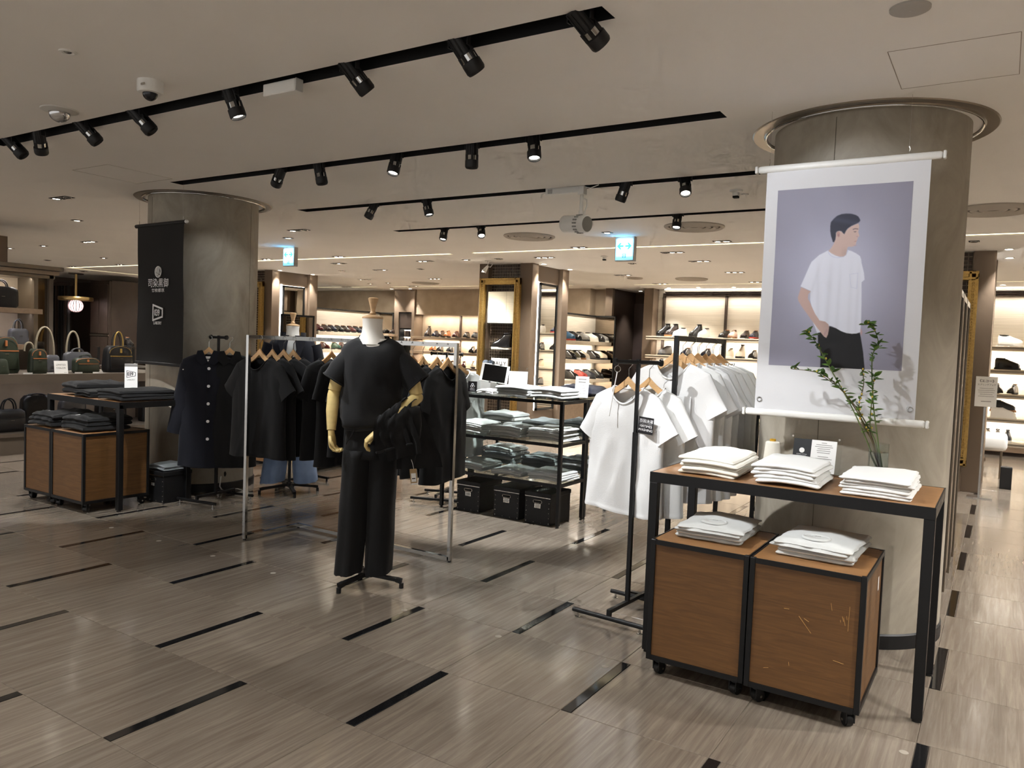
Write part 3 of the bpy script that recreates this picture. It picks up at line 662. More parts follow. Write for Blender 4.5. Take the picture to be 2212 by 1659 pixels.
for k, (x, y) in enumerate([(-16.51,8.78),(-14.77,8.78),(-17.57,9.61),(-10.49,8.78),(-8.85,8.80),(-4.63,8.78),(-2.78,8.73)]): downlight('double', x, y, 'bright two-lamp downlight beside the light cove, %s from the left' % ORD[k], (True, True))
for k, (x, y, l) in enumerate([(-9.32,5.01,1),(-12.87,6.4,1),(-13.95,6.41,1),(-13.73,7.86,1),(-15.57,7.82,0),(-7.9,6.95,1),(-10.67,10.7,0),(-8.77,10.71,0),(-7.02,9.65,1),(-6.43,9.66,0),(-4.72,10.65,0),(-3.74,7.74,1),(-0.34,9.43,0),(-11.73,13.2,1),(-12.42,13.37,1)]):
    downlight('single', x, y, 'small square single downlight in the ceiling, %s in the list from the left aisle' % ORD[k], (bool(l),))
RD = [(-12.01,10.38),(-12.0,11.22),(-13.03,14.80),(-12.43,14.80),(-6.1,10.43),(-6.09,11.27),(-5.8,14.95),(-5.17,14.90),(-4.46,14.88),(-0.03,10.17),(-0.02,11.01),(-0.09,14.76),(-6.75,15.75)]
for k, (x, y) in enumerate(RD): downlight('round', x, y, 'round white-rimmed downlight close to a pillar or wall, %s from the left' % ORD[k], True)
for k, (x, y) in enumerate([(1.6,2.4),(1.6,4.4),(1.6,6.4),(1.6,8.2),(1.3,10.4),(1.3,12.4),(3.2,3.4),(3.2,6.4),(3.2,10.4),(3.2,13.2),(-1.9,11.4),(-1.9,13.0)]):  # unseen downlights, added to brighten the right aisle
    t = thing('downlight', 'round downlight over the right aisle, %s counted from the front' % ORD[k], 'ceiling light', (x, y, ZC), 0, 'recessed ceiling downlights')
    G().lathe([(.052, -.0), (.052, -.004), (.040, -.006), (.038, .0)], (0, 0, 0), 24).build('trim_ring', M_white, t, 40); G().lathe([(.038, -.003), (.001, -.003)], (0, 0, 0), 24, False, True).build('lamp', M_lamp_on, t)
    spot((x, y, ZC-.02), (x-.4 if x > 0 else x, y, 0), 170, 115, .8, WARM, .05, 'downlight_lamp')
for j, y in enumerate((0.9, -0.9, -2.7)):  # rows of unseen downlights added to lift the near floor and ceiling
    for k in range(8):
        x = -9.6+k*1.9; t = thing('downlight', 'added unseen round downlight behind the camera, %s from the left in the %s row' % (ORD[k], ORD[j]), 'ceiling light', (x, y, ZC), 0, 'recessed ceiling downlights')
        G().lathe([(.052, -.0), (.052, -.004), (.040, -.006), (.038, .0)], (0, 0, 0), 24).build('trim_ring', M_white, t, 40); G().lathe([(.038, -.003), (.001, -.003)], (0, 0, 0), 24, False, True).build('lamp', M_lamp_on, t)
        spot((x, y, ZC-.02), (x, y, 0), 48, 115, .8, WARM, .05, 'downlight_lamp')
o = G().lathe([(.038,0),(.038,-.004),(.026,-.006),(.02,.0)], (0,0,0), 28).build('downlight', M_white, None, 40, (-3.70,1.94,ZC)); tag(o, 'round recessed ceiling downlight above the security cameras', 'ceiling light')
G().ball((0,0,.004), (.022,.022,.012), 12, 6).build('lamp_dome', M_chrome, o, 60)
o = G().lathe([(.068,0),(.068,-.006),(.060,-.010),(.001,-.012)], (0,0,0), 36).build('ceiling_speaker', mat('spk', S(170,166,160), .7), None, 40, (-0.36,3.135,ZC)); tag(o, 'flat grey round ceiling speaker above the plaster column', 'speaker')
# air vents
for k, (x, y, r) in enumerate([(-4.73,7.73,.30),(-2.72,7.62,.30),(-0.15,7.51,.30),(-10.74,13.3,.30),(-5.61,12.81,.14),(-4.68,13.11,.28)]):
    t = thing('air_vent', 'round louvred ceiling vent, %s' % ['left of the hanging spotlight', 'right of the hanging spotlight', 'right of the big column', 'far left above the shoe wall', 'small one near the brown door', 'far one before the lined wall'][k], 'vent', (x, y, ZC), 0, 'round ceiling vents')
    for j, (a, b) in enumerate(((1, .86), (.80, .62), (.56, .40), (.34, .16))):
        G().lathe([(r*a, 0), (r*a, -.010), (r*(a*.55+b*.45), -.022), (r*b, -.008), (r*b, 0)], (0, 0, 0), 36).build('vent_ring', mat('vent', S(176,168,156), .5), t, 30)
    G().lathe([(r*.97, -.001), (.001, -.001)], (0, 0, 0), 36).build('vent_back', mat('vent_dark', S(92,84,74), .8), t)
# security cameras, detectors, boxes
t = thing('security_camera', 'white cylinder dome security camera on the ceiling', 'camera', (-3.73, 2.365, ZC))
G().lathe([(.062,0),(.062,-.052),(.056,-.060),(.034,-.062)], (0,0,0), 32, True).build('housing', M_white, t, 40); G().ball((0,0,-.060), (.037,.037,.038), 20, 10).build('dome', mat('smoke_dome', S(30,32,38), .08), t, 170); G().box(.02,.05,-.064,-.060,-.04,-.03).build('badge', M_steel, t)
t = thing('security_camera', 'flush grey-rimmed dome camera with clear bubble on the ceiling', 'camera', (-4.72, 2.43, ZC))
G().lathe([(.100,0),(.098,-.006),(.070,-.016),(.058,-.018)], (0,0,0), 36).build('rim', mat('cam_rim', S(196,194,188), .5), t, 40); G().ball((0,0,-.016), (.058,.058,.055), 20, 10).build('dome', mat('silver_dome', (.55,.55,.55,1), .08, .8), t, 170)
t = thing('junction_box', 'white rectangular box clipped across the front lighting slot', 'box', (-3.105, 2.672, ZC-.035)); G().box(-.115,.115,-.026,.026,-.03,.03,.004).build('case', M_white, t); G().box(.115,.122,-.024,.024,-.028,.032,.002).build('end_cap', mat('grey_cap', S(190,190,186), .5), t)
for k, (x, y) in enumerate([(-1.83,6.03),(-4.72,9.71)]):
    t = thing('smoke_detector', ['small grey detector right of the ceiling slots', 'pale smoke detector before the exit sign'][k], 'detector', (x, y, ZC)); G().lathe([(.05,0),(.05,-.012),(.026,-.02),(.026,-.042),(.022,-.045)], (0,0,0), 20, False, True).build('body', M_white, t, 40); G().box(-.02,.02,-.02,.02,-.06,-.045).build('sensor', M_slot, t)
o = G().lathe([(.03,0),(.03,-.006),(.012,-.012)], (0,0,0), 20, False, True).build('sprinkler', M_white, None, 40, (-1.81,6.2,ZC)); tag(o, 'small white sprinkler plate beside the detector', 'sprinkler')
# exit signs
M_exit = mat('exit_panel', S(120,200,235), .4, emit=(.22,.66,.95,1), estr=.62); M_exg = mat('exit_green', S(0,120,120), .5, emit=(.0,.19,.19,1), estr=.5); M_exb = mat('exit_blue', S(0,84,150), .5, emit=(.0,.07,.25,1), estr=.5)
for k, (x, y, w, h, lb_) in enumerate([(-3.69, 8.13, .105, .26, 'lit cyan exit sign with two green arrows near the big column'), (-8.72, 7.72, .105, .26, 'lit cyan exit sign with two green arrows beside the left column')]):
    t = thing('exit_sign', lb_, 'sign', (x, y, ZC), 0, 'exit signs')
    G().box(-w-.012, w+.012, -.035, .035, -h-.012, -.0, .004).build('case', mat('sign_case', S(168,164,158), .5), t)
    G().box(-w, w, -.039, -.034, -h, -.025).build('panel', M_exit, t)
    for s in (-1, 1):
        G().prism([(s*.012,-.009),(s*.055,-.009),(s*.036,-.036),(s*.052,-.036),(s*.088,0),(s*.052,.036),(s*.036,.036),(s*.055,.009),(s*.012,.009)][::s], (0, -.0405, -.105), (1,0,0), (0,0,1), .001).build('arrow', M_exg, t)
    G().box(-.021,.021,-.0405,-.0393,-.235,-.19).build('pictogram_door', M_exb, t)
    G().box(-.013,.013,-.0412,-.0404,-.233,-.194).build('pictogram_opening', M_exit, t)
    g = G().cyl((.002,-.0415,-.199),(.002,-.0409,-.199),.0035,10)
    for a, b in (((.0,-.204),(-.002,-.216)),((-.002,-.216),(.006,-.223)),((.006,-.223),(.005,-.232)),((-.002,-.216),(-.008,-.222)),((-.008,-.222),(-.012,-.231)),((0,-.206),(.008,-.211)),((0,-.206),(-.008,-.210))):
        g.bar((a[0],-.0415,a[1]),(b[0],-.0415,b[1]),.0008,.004,(1,0,1))
    g.build('pictogram_runner', M_exb, t)
    pl_ = bpy.data.lights.new('sign_glow', 'AREA'); pl_.energy = 0.6; pl_.color = (.45,.75,1); pl_.size = .2; po = bpy.data.objects.new('sign_glow', pl_); COL.objects.link(po); po.location = (x, y-.05, ZC-.12); po.rotation_euler = (radians(90), 0, 0)

# ------------------------------------------------------------------ track spotlights
SPOTK = 0.41
def track_spot(x, y, tgt, label, watt, deg, lit, blend=.35, col=NEUT):
    """tgt: where the head points"""
    pv = Vector((x, y, ZC+.035)); d = (Vector(tgt)-pv).normalized(); q = d.to_track_quat('-Z', 'Y').to_matrix().to_4x4()
    t = thing('track_spotlight', label, 'spotlight', (x, y, ZC+.04), 0, 'black track spotlights')
    G().box(-.022,.022,-.016,.016,-.004,.09).build('track_adapter', M_blk, t)
    g = G(); g.box(-.052,-.046,-.012,.012,-.06,.03).box(.046,.052,-.012,.012,-.06,.03).box(-.052,.052,-.012,.012,.024,.03).build('yoke', M_blk, t)
    hd = G()
    hd.lathe([(.030,.045),(.036,.040),(.036,-.055)], (0,0,0), 20, True)
    for i in range(10): a = 2*pi*i/10; hd.box(.036*cos(a)-.003,.036*cos(a)+.003,.036*sin(a)-.003,.036*sin(a)+.003,-.05,.04)
    hd.xf(Matrix.Translation((0,0,-.045)) @ q); hd.build('lamp_body', M_blk, t, 40)
    G().lathe([(.034,-.055),(.034,-.085)], (0,0,0), 20).xf(Matrix.Translation((0,0,-.045)) @ q).build('chrome_band', M_chrome, t, 60)
    for i in range(5):
        a = 2*pi*(i+.3)/5; G().box(.035*cos(a)-.006,.035*cos(a)+.006,.035*sin(a)-.006,.035*sin(a)+.006,-.09,-.05).xf(Matrix.Translation((0,0,-.045)) @ q).build('bracket', M_blk, t)
    G().lathe([(.036,-.084),(.043,-.088),(.043,-.125),(.038,-.135),(.034,-.132),(.030,-.118)], (0,0,0), 24).xf(Matrix.Translation((0,0,-.045)) @ q).build('front_ring', M_blk, t, 40)
    G().lathe([(.031,-.120),(.001,-.120)], (0,0,0), 20).xf(Matrix.Translation((0,0,-.045)) @ q).build('lens', M_lamp_on if lit else mat('lens_dark', S(60,60,62), .1), t)
    if watt: spot(pv+Vector((0,0,-.045))+d*.14, tgt, watt*SPOTK, deg, blend, col, .025)
    return t
TS1 = [(-5.80,(-4.6,3.6,1.1),55,34),(-5.42,(-6.5,3.6,.6),200,44),(-4.90,(-3.9,3.9,1.0),60,34),(-4.33,(-3.25,3.6,1.2),130,34),(-3.49,(-2.7,3.3,0),90,44),(-2.64,(-1.78,4.08,1.0),185,36),(-2.01,(-1.0,3.75,.8),150,42),(-1.44,(-.66,4.15,1.55),62,70)]
for k, (x, tg, wt, dg_) in enumerate(TS1): track_spot(x, 2.66, tg, 'black track spotlight, %s from the left in the front slot' % ORD[k], wt, dg_, k == 4, col=(.90,.94,1.0) if k == 7 else NEUT)
TS2 = [(-4.75,(-6.1,4.5,1.2),25,80),(-4.34,(-3.9,4.3,.6),60,40),(-3.59,(-3.5,3.2,0),90,40),(-2.96,(-2.96,4.2,0),70,44),(-2.50,(-1.9,3.5,0),90,40)]
for k, (x, tg, wt, dg_) in enumerate(TS2): track_spot(x, 4.09, tg, 'black track spotlight, %s from the left in the second slot' % ORD[k], wt, dg_, k in (2, 4))
TS3 = [(-5.09,(-5.6,4.9,1.0),80,40),(-4.46,(-3.9,5.5,.8),240,44),(-2.52,(-3.3,5.6,.7),330,50),(-2.05,(-1.65,4.75,1.2),150,48)]
for k, (x, tg, wt, dg_) in enumerate(TS3): track_spot(x, 5.50, tg, 'black track spotlight, %s from the left in the third slot' % ORD[k], wt, dg_, k > 0)
TS4 = [(-5.34,(-5.2,6.1,0),80,50),(-4.85,(-3.9,5.9,.6),190,46),(-2.63,(-2.5,5.9,0),90,50)]
for k, (x, tg, wt, dg_) in enumerate(TS4): track_spot(x, 6.92, tg, 'black track spotlight, %s from the left in the rear slot' % ORD[k], wt, dg_, True)
# hanging white projector spot
t = thing('projector_spot', 'white cylindrical projector spotlight hanging from its driver box', 'spotlight', (-3.02, 5.50, ZC))
G().box(-.19,.115,-.035,.035,-.045,.012,.006).build('driver_box', M_white, t); g = G()
for i in range(4):
    for j in range(4): g.box(-.165+i*.011,-.159+i*.011,-.0365,-.034,-.036+j*.009,-.031+j*.009)
g.build('vent_slot', M_slot, t); G().box(.10,.155,-.03,.03,-.06,.01,.004).build('swivel_block', M_white, t)
G().cyl((.125,0,-.06),(.125,0,-.185),.014).cyl((.125,0,-.185),(.125,0,-.21),.02).build('stem', M_white, t, 40)
G().tube([(.13,0,-.08),(.17,0,-.10),(.175,0,-.15),(.15,0,-.21)], .006, 6).build('cable', M_white, t, 60)
ax = Vector((.95,-.25,-.08)).normalized(); qq = ax.to_track_quat('-Z','Y').to_matrix().to_4x4(); MM = Matrix.Translation((.085,0,-.285)) @ qq
G().lathe([(.001,.13),(.062,.128),(.068,.12),(.068,-.06),(.066,-.065)], (0,0,0), 32).xf(MM).build('drum', M_white, t, 40)
G().lathe([(.068,-.065),(.068,-.11),(.060,-.12)], (0,0,0), 32).xf(MM).build('front_collar', M_white, t, 40)
g = G()
for i in range(16): a = 2*pi*i/16; g.box(.069*cos(a)-.006,.069*cos(a)+.006,.069*sin(a)-.006,.069*sin(a)+.006,-.058,-.022)
g.xf(MM).build('cooling_slot', mat('slot_grey', S(150,150,146), .6), t)
G().lathe([(.060,-.119),(.001,-.119)], (0,0,0), 28).xf(MM).build('honeycomb_louvre', mat('louvre', S(120,118,112), .5), t)
G().tube([(-.19,0,-.01),(-.24,0,-.03),(-.25,0,-.06)], .004, 6).tube([(.155,0,0),(.2,.0,-.01),(.27,0,.01)], .004, 6).build('lead', M_white, t, 60)
# small white bracket spot over the gold frame
for k, (x, y) in enumerate([(-6.75, 9.85), (-11.8, 9.4), (-13.4, 12.3)]):
    t = thing('bracket_spot', 'small white bracket spotlight on the ceiling %s' % ['over the gold frame', 'beside the left column', 'over the far shoe wall'][k], 'spotlight', (x, y, ZC), 0, 'white bracket spots')
    G().lathe([(.05,0),(.05,-.008)], (0,0,0), 16, True, True).build('plate', M_white, t, 40); G().tube([(0,0,0),(0,0,-.09),(.05,-.0,-.10),(.09,0,-.05)], .006, 6).build('arm', M_white, t, 60)
    G().cyl((.0,0,-.08),(-.05,-.03,-.17),.018,14,.04).build('shade', M_white, t, 50); G().lathe([(.038,0),(.001,0)],(-.05,-.03,-.171),14).build('lamp', M_lamp_on, t)
    spot((x-.06, y-.04, ZC-.2), (x-.1, y+.35, 1.4), 20, 60, .5)
# ------------------------------------------------------------------ steel-frame tables
def caster(t, x, y, hz, a):
    c = G().box(-.022,.022,-.022,.022,hz-.006,hz).box(-.020,-.015,-.018,.018,.02,hz-.004).box(.015,.020,-.018,.018,.02,hz-.004).cyl((0,0,hz-.02),(0,0,hz),.016,12)
    o = c.build('caster', M_blk, t, 40, (x, y, 0)); o.rotation_euler = (0, 0, a)
    w = G().cyl((-.013,.008,.027),(.013,.008,.027),.027,20).build('wheel', mat('rubber', S(16,16,17), .45), o, 40)
    G().cyl((-.0215,.008,.027),(.0215,.008,.027),.006,10).box(-.008,.008,.02,.05,.045,.055).build('axle', M_steel, o, 40)
def table(x0, x1, y0, y1, label):
    z = .895; t = thing('display_table', label, 'table', ((x0+x1)/2, (y0+y1)/2, 0)); w = (x1-x0)/2; d = (y1-y0)/2; s = .042
    G().box(-w+.006, w-.006, -d+.006, d-.006, z-.022, z-.001).build('table_top', M_top, t)
    G().box(-w, w, -d, -d+.006, z-.05, z).box(-w, w, -d+.006, -d+.03, z-.05, z-.024).build('front_rail', M_black, t); G().box(-w, w, d-.006, d, z-.05, z).build('back_rail', M_black, t)
    G().box(-w, -w+.006, -d+.006, d-.006, z-.05, z).build('side_rail', M_black, t); G().box(w-.006, w, -d+.006, d-.006, z-.05, z).build('side_rail', M_black, t)
    for sx in (-1, 1):
        for sy in (-1, 1):
            o = G().box(sx*(w-s), sx*w, sy*(d-s), sy*d, .012, z-.05, .002).build('leg', M_black, t)
            G().cyl((sx*(w-s/2), sy*(d-s/2), 0), (sx*(w-s/2), sy*(d-s/2), .014), .018, 14).build('foot', M_blk, o, 40)
    return t
table(-1.425, -0.195, 3.545, 4.150, 'steel framed display table with a brown wood top before the banner column')
table(-7.104, -5.995, 3.575, 4.235, 'steel framed display table with black clothes before the left column')
def cabinet(x0, x1, y0, y1, zt, label, marks=False):
    t = thing('wheeled_cabinet', label, 'cabinet', ((x0+x1)/2, (y0+y1)/2, 0), 0, 'wheeled wooden cabinets'); w = (x1-x0)/2; d = (y1-y0)/2; zb = .075; s = .022
    G().box(-w+.012, w-.012, -d+.008, -d+.02, zb+s, zt-s).build('front_panel', M_cab, t); G().box(-w+.012, w-.012, d-.02, d-.008, zb+s, zt-s).build('back_panel', M_cab, t)
    G().box(w-.02, w-.008, -d+.012, d-.012, zb+s, zt-s).build('side_panel', M_cab, t); G().box(-w+.008, -w+.02, -d+.012, d-.012, zb+s, zt-s).build('side_panel', M_cab, t)
    G().box(-w+.004, w-.004, -d+.004, d-.004, zt-.02, zt-.002).build('top_panel', M_top, t); G().box(-w+.01, w-.01, -d+.01, d-.01, zb, zb+.015).build('bottom_panel', M_cab, t)
    g = G()
    for sx in (-1, 1):
        for sy in (-1, 1): g.box(sx*(w-s), sx*w, sy*(d-s), sy*d, zb, zt, .0015)
    for z0 in (zb, zt-s):
        for sy in (-1, 1): g.box(-w+s, w-s, sy*(d-.006) if z0 > .3 else sy*(d-s), sy*d, z0, z0+s)
        for sx in (-1, 1): g.box(sx*(w-.006) if z0 > .3 else sx*(w-s), sx*w, -d+s, d-s, z0, z0+s)
    g.build('steel_frame', M_black, t)
    for sx in (-1, 1):
        for sy in (-1, 1): caster(t, sx*(w-.045), sy*(d-.05), zb, random.uniform(-.9, .9))
    if marks:
        g = G(); M_scr = mat('scratch', S(206,160,96), .7)
        for a, b in (((.10,.50),(.105,.47)),((.145,.455),(.150,.435)),((.150,.45),(.157,.42)),((.138,.44),(.14,.43)),((.16,.46),(.163,.445)),((-.02,.42),(.03,.36)),((-.08,.44),(-.06,.441)),((.0,.415),(.02,.405)),((.17,.50),(.168,.40)),((-.05,.22),(-.048,.205)),((.12,.27),(.16,.265)),((-.15,.17),(-.13,.175))):
            g.bar((a[0], -d+.0076, a[1]), (b[0], -d+.0076, b[1]), .0012, random.uniform(.0012,.003), (0,-1,0))
        g.build('scratch', M_scr, t)
        G().box(w-.0085, w-.0076, -.06+.21, -.06+.24, .47, .53).build('sticker', M_paper, t)
    return t
cabinet(-1.305, -0.862, 3.30, 3.815, .63, 'brown wheeled cabinet under the right table, farther from the table leg')
cabinet(-0.856, -0.400, 3.29, 3.830, .63, 'scratched brown wheeled cabinet under the right table, nearest the camera', True)
cabinet(-7.055, -6.622, 3.36, 3.92, .64, 'wheeled wooden cabinet under the left table, left of the pair')
cabinet(-6.616, -6.130, 3.36, 3.93, .64, 'wheeled wooden cabinet under the left table, right of the pair')

# ------------------------------------------------------------------ black storage boxes
def storage_box(x0, x1, y0, y1, h, label, rz=0.0):
    t = thing('storage_box', label, 'box', ((x0+x1)/2, (y0+y1)/2, 0), rz, 'black storage boxes'); w = (x1-x0)/2; d = (y1-y0)/2
    m = mat('box_board', S(22,22,24), .6, bump=.1, bscale=200)
    G().box(-w, w, -d, d, 0, h-.01, .002).build('box_body', m, t); G().box(-w-.004, w+.004, -d-.004, d+.004, h-.035, h, .002).build('lid', m, t)
    G().bar((-w, -d-.005, h-.037), (w, -d-.005, h-.037), .002, .006).build('lid_trim', M_steel, t)
    g = G(); n = 5
    for i in range(n):
        z = .02+i*(h-.10)/(n-1)
        for sx in (-1, 1): g.ball((sx*(w-.014), -d, z), .0042, 8, 4)
        if i < 4: g.ball((-w+.014+(i)*(2*w-.028)/3, -d, .014), .0042, 8, 4)
    g.build('rivet', M_steel, t, 60)
    pts = [(-.030+.012*cos(a) if abs(a) > pi/2 else .030+.012*cos(a), .012*sin(a)) for a in [pi*2*i/20-pi for i in range(20)]]
    G().tube([(x, -d-.0015, h-.075+z) for x, z in pts], .003, 6, closed=True).build('grip_ring', M_steel, t, 60); G().prism(pts, (0, -d-.0012, h-.075), (1,0,0), (0,0,1), .001).build('grip_hole', M_slot, t)
    G().box(-.030,.030,-d-.003,-d,.135,.172).build('label_holder', M_steel, t); G().box(-.022,.022,-d-.0036,-d-.0029,.141,.166).build('label_paper', mat('lbl', S(205,205,202), .7), t)
    return t
storage_box(-4.045,-3.80,5.55,5.90,.265,'black riveted storage box under the grey shelf, left of three')
storage_box(-3.645,-3.39,5.545,5.90,.265,'black riveted storage box under the grey shelf, middle of three')
storage_box(-3.325,-3.08,5.535,5.88,.265,'black riveted storage box under the grey shelf, right of three')
storage_box(-6.33,-6.03,4.00,4.27,.27,'black riveted storage box under the left table beside the column')

# ------------------------------------------------------------------ black shelf units with glass shelves
SHZ = (.365, .695, 1.045)
def shelf_unit(x0, x1, y0, y1, label):
    t = thing('shelf_unit', label, 'shelf', ((x0+x1)/2, (y0+y1)/2, 0), 0, 'black shelf units'); w = (x1-x0)/2; d = (y1-y0)/2; s = .028
    for sx in (-1, 1):
        for sy in (-1, 1):
            o = G().box(sx*(w-s), sx*w, sy*(d-s), sy*d, .018, SHZ[2]-.008).build('post', M_black, t)
            G().cyl((sx*(w-s/2), sy*(d-s/2), 0), (sx*(w-s/2), sy*(d-s/2), .02), .012, 12).box(sx*(w-s/2)-.012, sx*(w-s/2)+.012, sy*(d-s/2)-.012, sy*(d-s/2)+.012, 0, .006).build('foot', M_blk, o, 40)
    for z in SHZ:
        o = G().box(-w+s, w-s, -d, -d+.02, z-.033, z-.008).box(-w+s, w-s, d-.02, d, z-.033, z-.008).box(-w, -w+.02, -d+s, d-s, z-.033, z-.008).box(w-.02, w, -d+s, d-s, z-.033, z-.008).build('shelf_frame', M_black, t)
        G().box(-w+.003, w-.003, -d+.003, d-.003, z-.008, z).build('glass_plate', M_glassgreen, t)
    return t
shelf_unit(-4.205, -2.985, 5.505, 5.955, 'black shelf unit with folded grey shirts, front of the pair')
shelf_unit(-4.205, -2.985, 5.965, 6.415, 'black shelf unit with folded trousers, rear of the pair')
shelf_unit(-1.52, -0.9, 5.75, 6.25, 'black shelf unit half hidden behind the banner column')

# ------------------------------------------------------------------ clothing stands and racks
def h_stand(x, y, rz, h, label, bar=.16, fw=.22, sep=.22, brz=0.0):
    """upright on an H foot with a short T bar; local x is the T-bar direction"""
    t = thing('clothing_stand', label, 'stand', (x, y, 0), rz, 'black H-foot stands')
    G().box(-.011,.011,-.011,.011,.075,h*.72).build('lower_pole', M_black, t); G().box(-.0085,.0085,-.0085,.0085,h*.72,h+.004).build('upper_pole', M_black, t)
    RB_ = Matrix.Rotation(brz, 4, 'Z'); G().cyl((-bar,0,h-.012),(bar,0,h-.012),.012,14).xf(RB_).build('hanging_bar', M_black, t, 40)
    for s in (-1, 1): G().lathe([(.001,-.006),(.02,-.006),(.02,.006),(.001,.006)], (0,0,0), 16).xf(RB_ @ Matrix.Translation((s*bar,0,h-.012)) @ Matrix.Rotation(pi/2,4,'Y')).build('end_stop', M_black, t, 40)
    G().box(-.011,.011,-sep,sep,.062,.082).box(-.011,.011,-sep-.001,-sep+.02,.045,.08).box(-.011,.011,sep-.02,sep+.001,.045,.08).build('cross_bar', M_black, t)
    for s in (-1, 1):
        o = G().cyl((-fw,s*sep,.037),(fw,s*sep,.037),.0125,14).build('foot_bar', M_black, t, 40)
        for q in (-1, 1): G().lathe([(.016,0),(.016,.004),(.006,.006),(.006,.028)], (q*(fw-.03), s*sep, 0), 14, True).build('levelling_foot', M_chrome, o, 40)
    return t
h_stand(-1.70, 3.985, radians(-4), 1.428, 'black H-foot stand in front of the right table holding white shirts', .14, .22, .215, radians(55))
h_stand(-5.81, 4.36, radians(8), 1.46, 'black H-foot stand before the left column holding navy coats', .09, .22, .22)
h_stand(-4.40, 5.80, radians(20), 1.385, 'black H-foot stand behind the chrome rack holding a pale shirt', .15, .24, .2)
# chrome corner rack
t = thing('chrome_rack', 'L-shaped chrome clothes rack hung with black shirts', 'rack', (-4.55, 4.17, 0)); s = .0125; H = 1.482
for nm, x, y in (('post', 0, -.505), ('post', .90, 0.03), ('post', 1.465, 0)):
    G().box(x-s, x+s, y-s, y+s, .012, H, .001).build(nm, M_chrome, t); G().cyl((x, y, 0), (x, y, .014), .011, 12).build('glide', M_blk, t, 40)
G().box(-s, s, -.505, 0, .012, .037).build('base_bar', M_chrome, t); G().box(-s, 1.465, -s, s, .012, .037).build('base_bar', M_chrome, t)
G().box(-.006, .006, -.505, 0, H-.03, H).build('top_bar', M_chrome, t); G().box(-.006, 1.465, -.006, .006, H-.03, H).build('top_bar', M_chrome, t)
G().cyl((0, 0, 0), (0, 0, .014), .011, 12).build('glide', M_blk, t, 40)
# black pipe rack of white shirts
t = thing('garment_rack', 'black garment rack with a row of white T-shirts', 'rack', (-1.585, 4.69, 0)); H = 1.574
for y in (-.44, .44):
    G().box(-.0125, .0125, y-.0125, y+.0125, .05, H).build('upright', M_black, t); o = G().box(-.24, .24, y-.014, y+.014, .022, .05).build('foot_bar', M_black, t)
    for q in (-.22, .22): G().cyl((q, y, 0), (q, y, .024), .014, 12).build('foot_pad', M_blk, o, 40)
G().box(-.011, .011, -.44, .44, H-.03, H).build('hanging_rail', M_black, t); G().box(-.011, .011, -.43, .43, .03, .05).build('base_rail', M_black, t)
# free-standing mirror and the wood cabinet behind it
t = thing('standing_mirror', 'tall standing mirror with thin black frame beside the left column', 'mirror', (-6.06, 5.49, 0)); w = .215
G().box(-.02,.0,-w,-w+.02,.012,1.70).box(-.02,.0,w-.02,w,.012,1.70).box(-.02,0,-w,w,1.68,1.70).box(-.02,0,-w,w,.012,.035).build('mirror_frame', M_black, t)
G().box(-.012,-.003,-w+.018,w-.018,.03,1.685).build('mirror_glass', M_mirror, t)
for y in (-w-.01, w+.01):
    o = G().bar((-.25, y, .035), (.25, y, .035), .022, .022).bar((-.02, y, .03), (-.02, y, .5), .018, .018).build('stand_foot', M_black, t)
    for x in (-.23, .23): G().cyl((x, y, 0), (x, y, .026), .012, 10).build('foot_pad', M_blk, o, 40)
t = thing('counter', 'low brown wood counter with plain doors behind the black shirts', 'cabinet', (-6.9, 6.75, 0))
M_ctr = mat('counter_oak', S(150,112,76), .5, var=.1, vscale=3, stretch=(1,1,6))
G().box(-.55,.53,-.78,.78,.03,.86).build('carcass', M_ctr, t)
for k in range(3): G().box(.53,.55,-.775+k*.52,-.775+k*.52+.512,.04,.855).build('door_panel', M_ctr, t)
G().box(-.57,.57,-.8,.8,.86,.89,.003).build('counter_top', M_dkbrown, t); G().box(-.5,.5,-.75,.75,0,.03).build('plinth', M_blk, t)
# narrow folding partition right of the big column
t = thing('partition_screen', 'brown folding partition with dark posts right of the banner column', 'partition', (-.28, 5.95, 0))
for k in range(3):
    y0 = -.78+k*.54; p = G().box(0, .03, y0+.02, y0+.52, .05, 1.90).build('screen_panel', M_brown, t)
    G().box(-.006,.042,y0,y0+.028,0,1.925).box(-.006,.042,y0+.512,y0+.54,0,1.925).build('screen_post', M_bronze, p); G().box(-.004,.04,y0,y0+.54,1.885,1.925).build('top_cap', M_steel, p); G().box(.0305,.033,y0+.035,y0+.05,.05,1.88).box(.0305,.033,y0+.49,y0+.505,.05,1.88).build('shadow_gap', M_slot, p)
# stone-coloured seat and black stool right of the far pillar
t = thing('lounge_seat', 'cream padded seat beside the right pillar', 'seat', (-.18, 12.0, 0)); G().box(-.28,.28,-.3,.3,.36,.56,.05).build('cushion', M_wt2, t, 60); 
for sx in (-1,1):
    for sy in (-1,1): G().cyl((sx*.22,sy*.24,0),(sx*.22,sy*.24,.37),.014).build('leg', M_bronze, t, 40)
o = G().box(-.06,.06,-.06,.06,0,.26,.006).build('waste_bin', M_blk, None, None, (.10, 10.9, 0)); tag(o, 'small black bin on the floor by the right pillar', 'bin')
t = thing('sign_holder', 'clear stand with a white notice fixed to the right pillar', 'sign', (-.14, 9.95, 0)); G().box(-.115,.10,-.006,.0,1.00,1.34).build('clear_holder', M_acryl, t); G().box(-.11,.095,-.0075,-.0062,1.005,1.335).build('notice', M_paper, t)
text('lettering', '《エコー》', .034, M_ink, t, (-.005,-.0076,1.285), (1,0,0), (0,0,1), bold=.0005); text('lettering', 'スプリングフェア', .022, M_ink, t, (-.005,-.0076,1.245), (1,0,0), (0,0,1))
g = G()
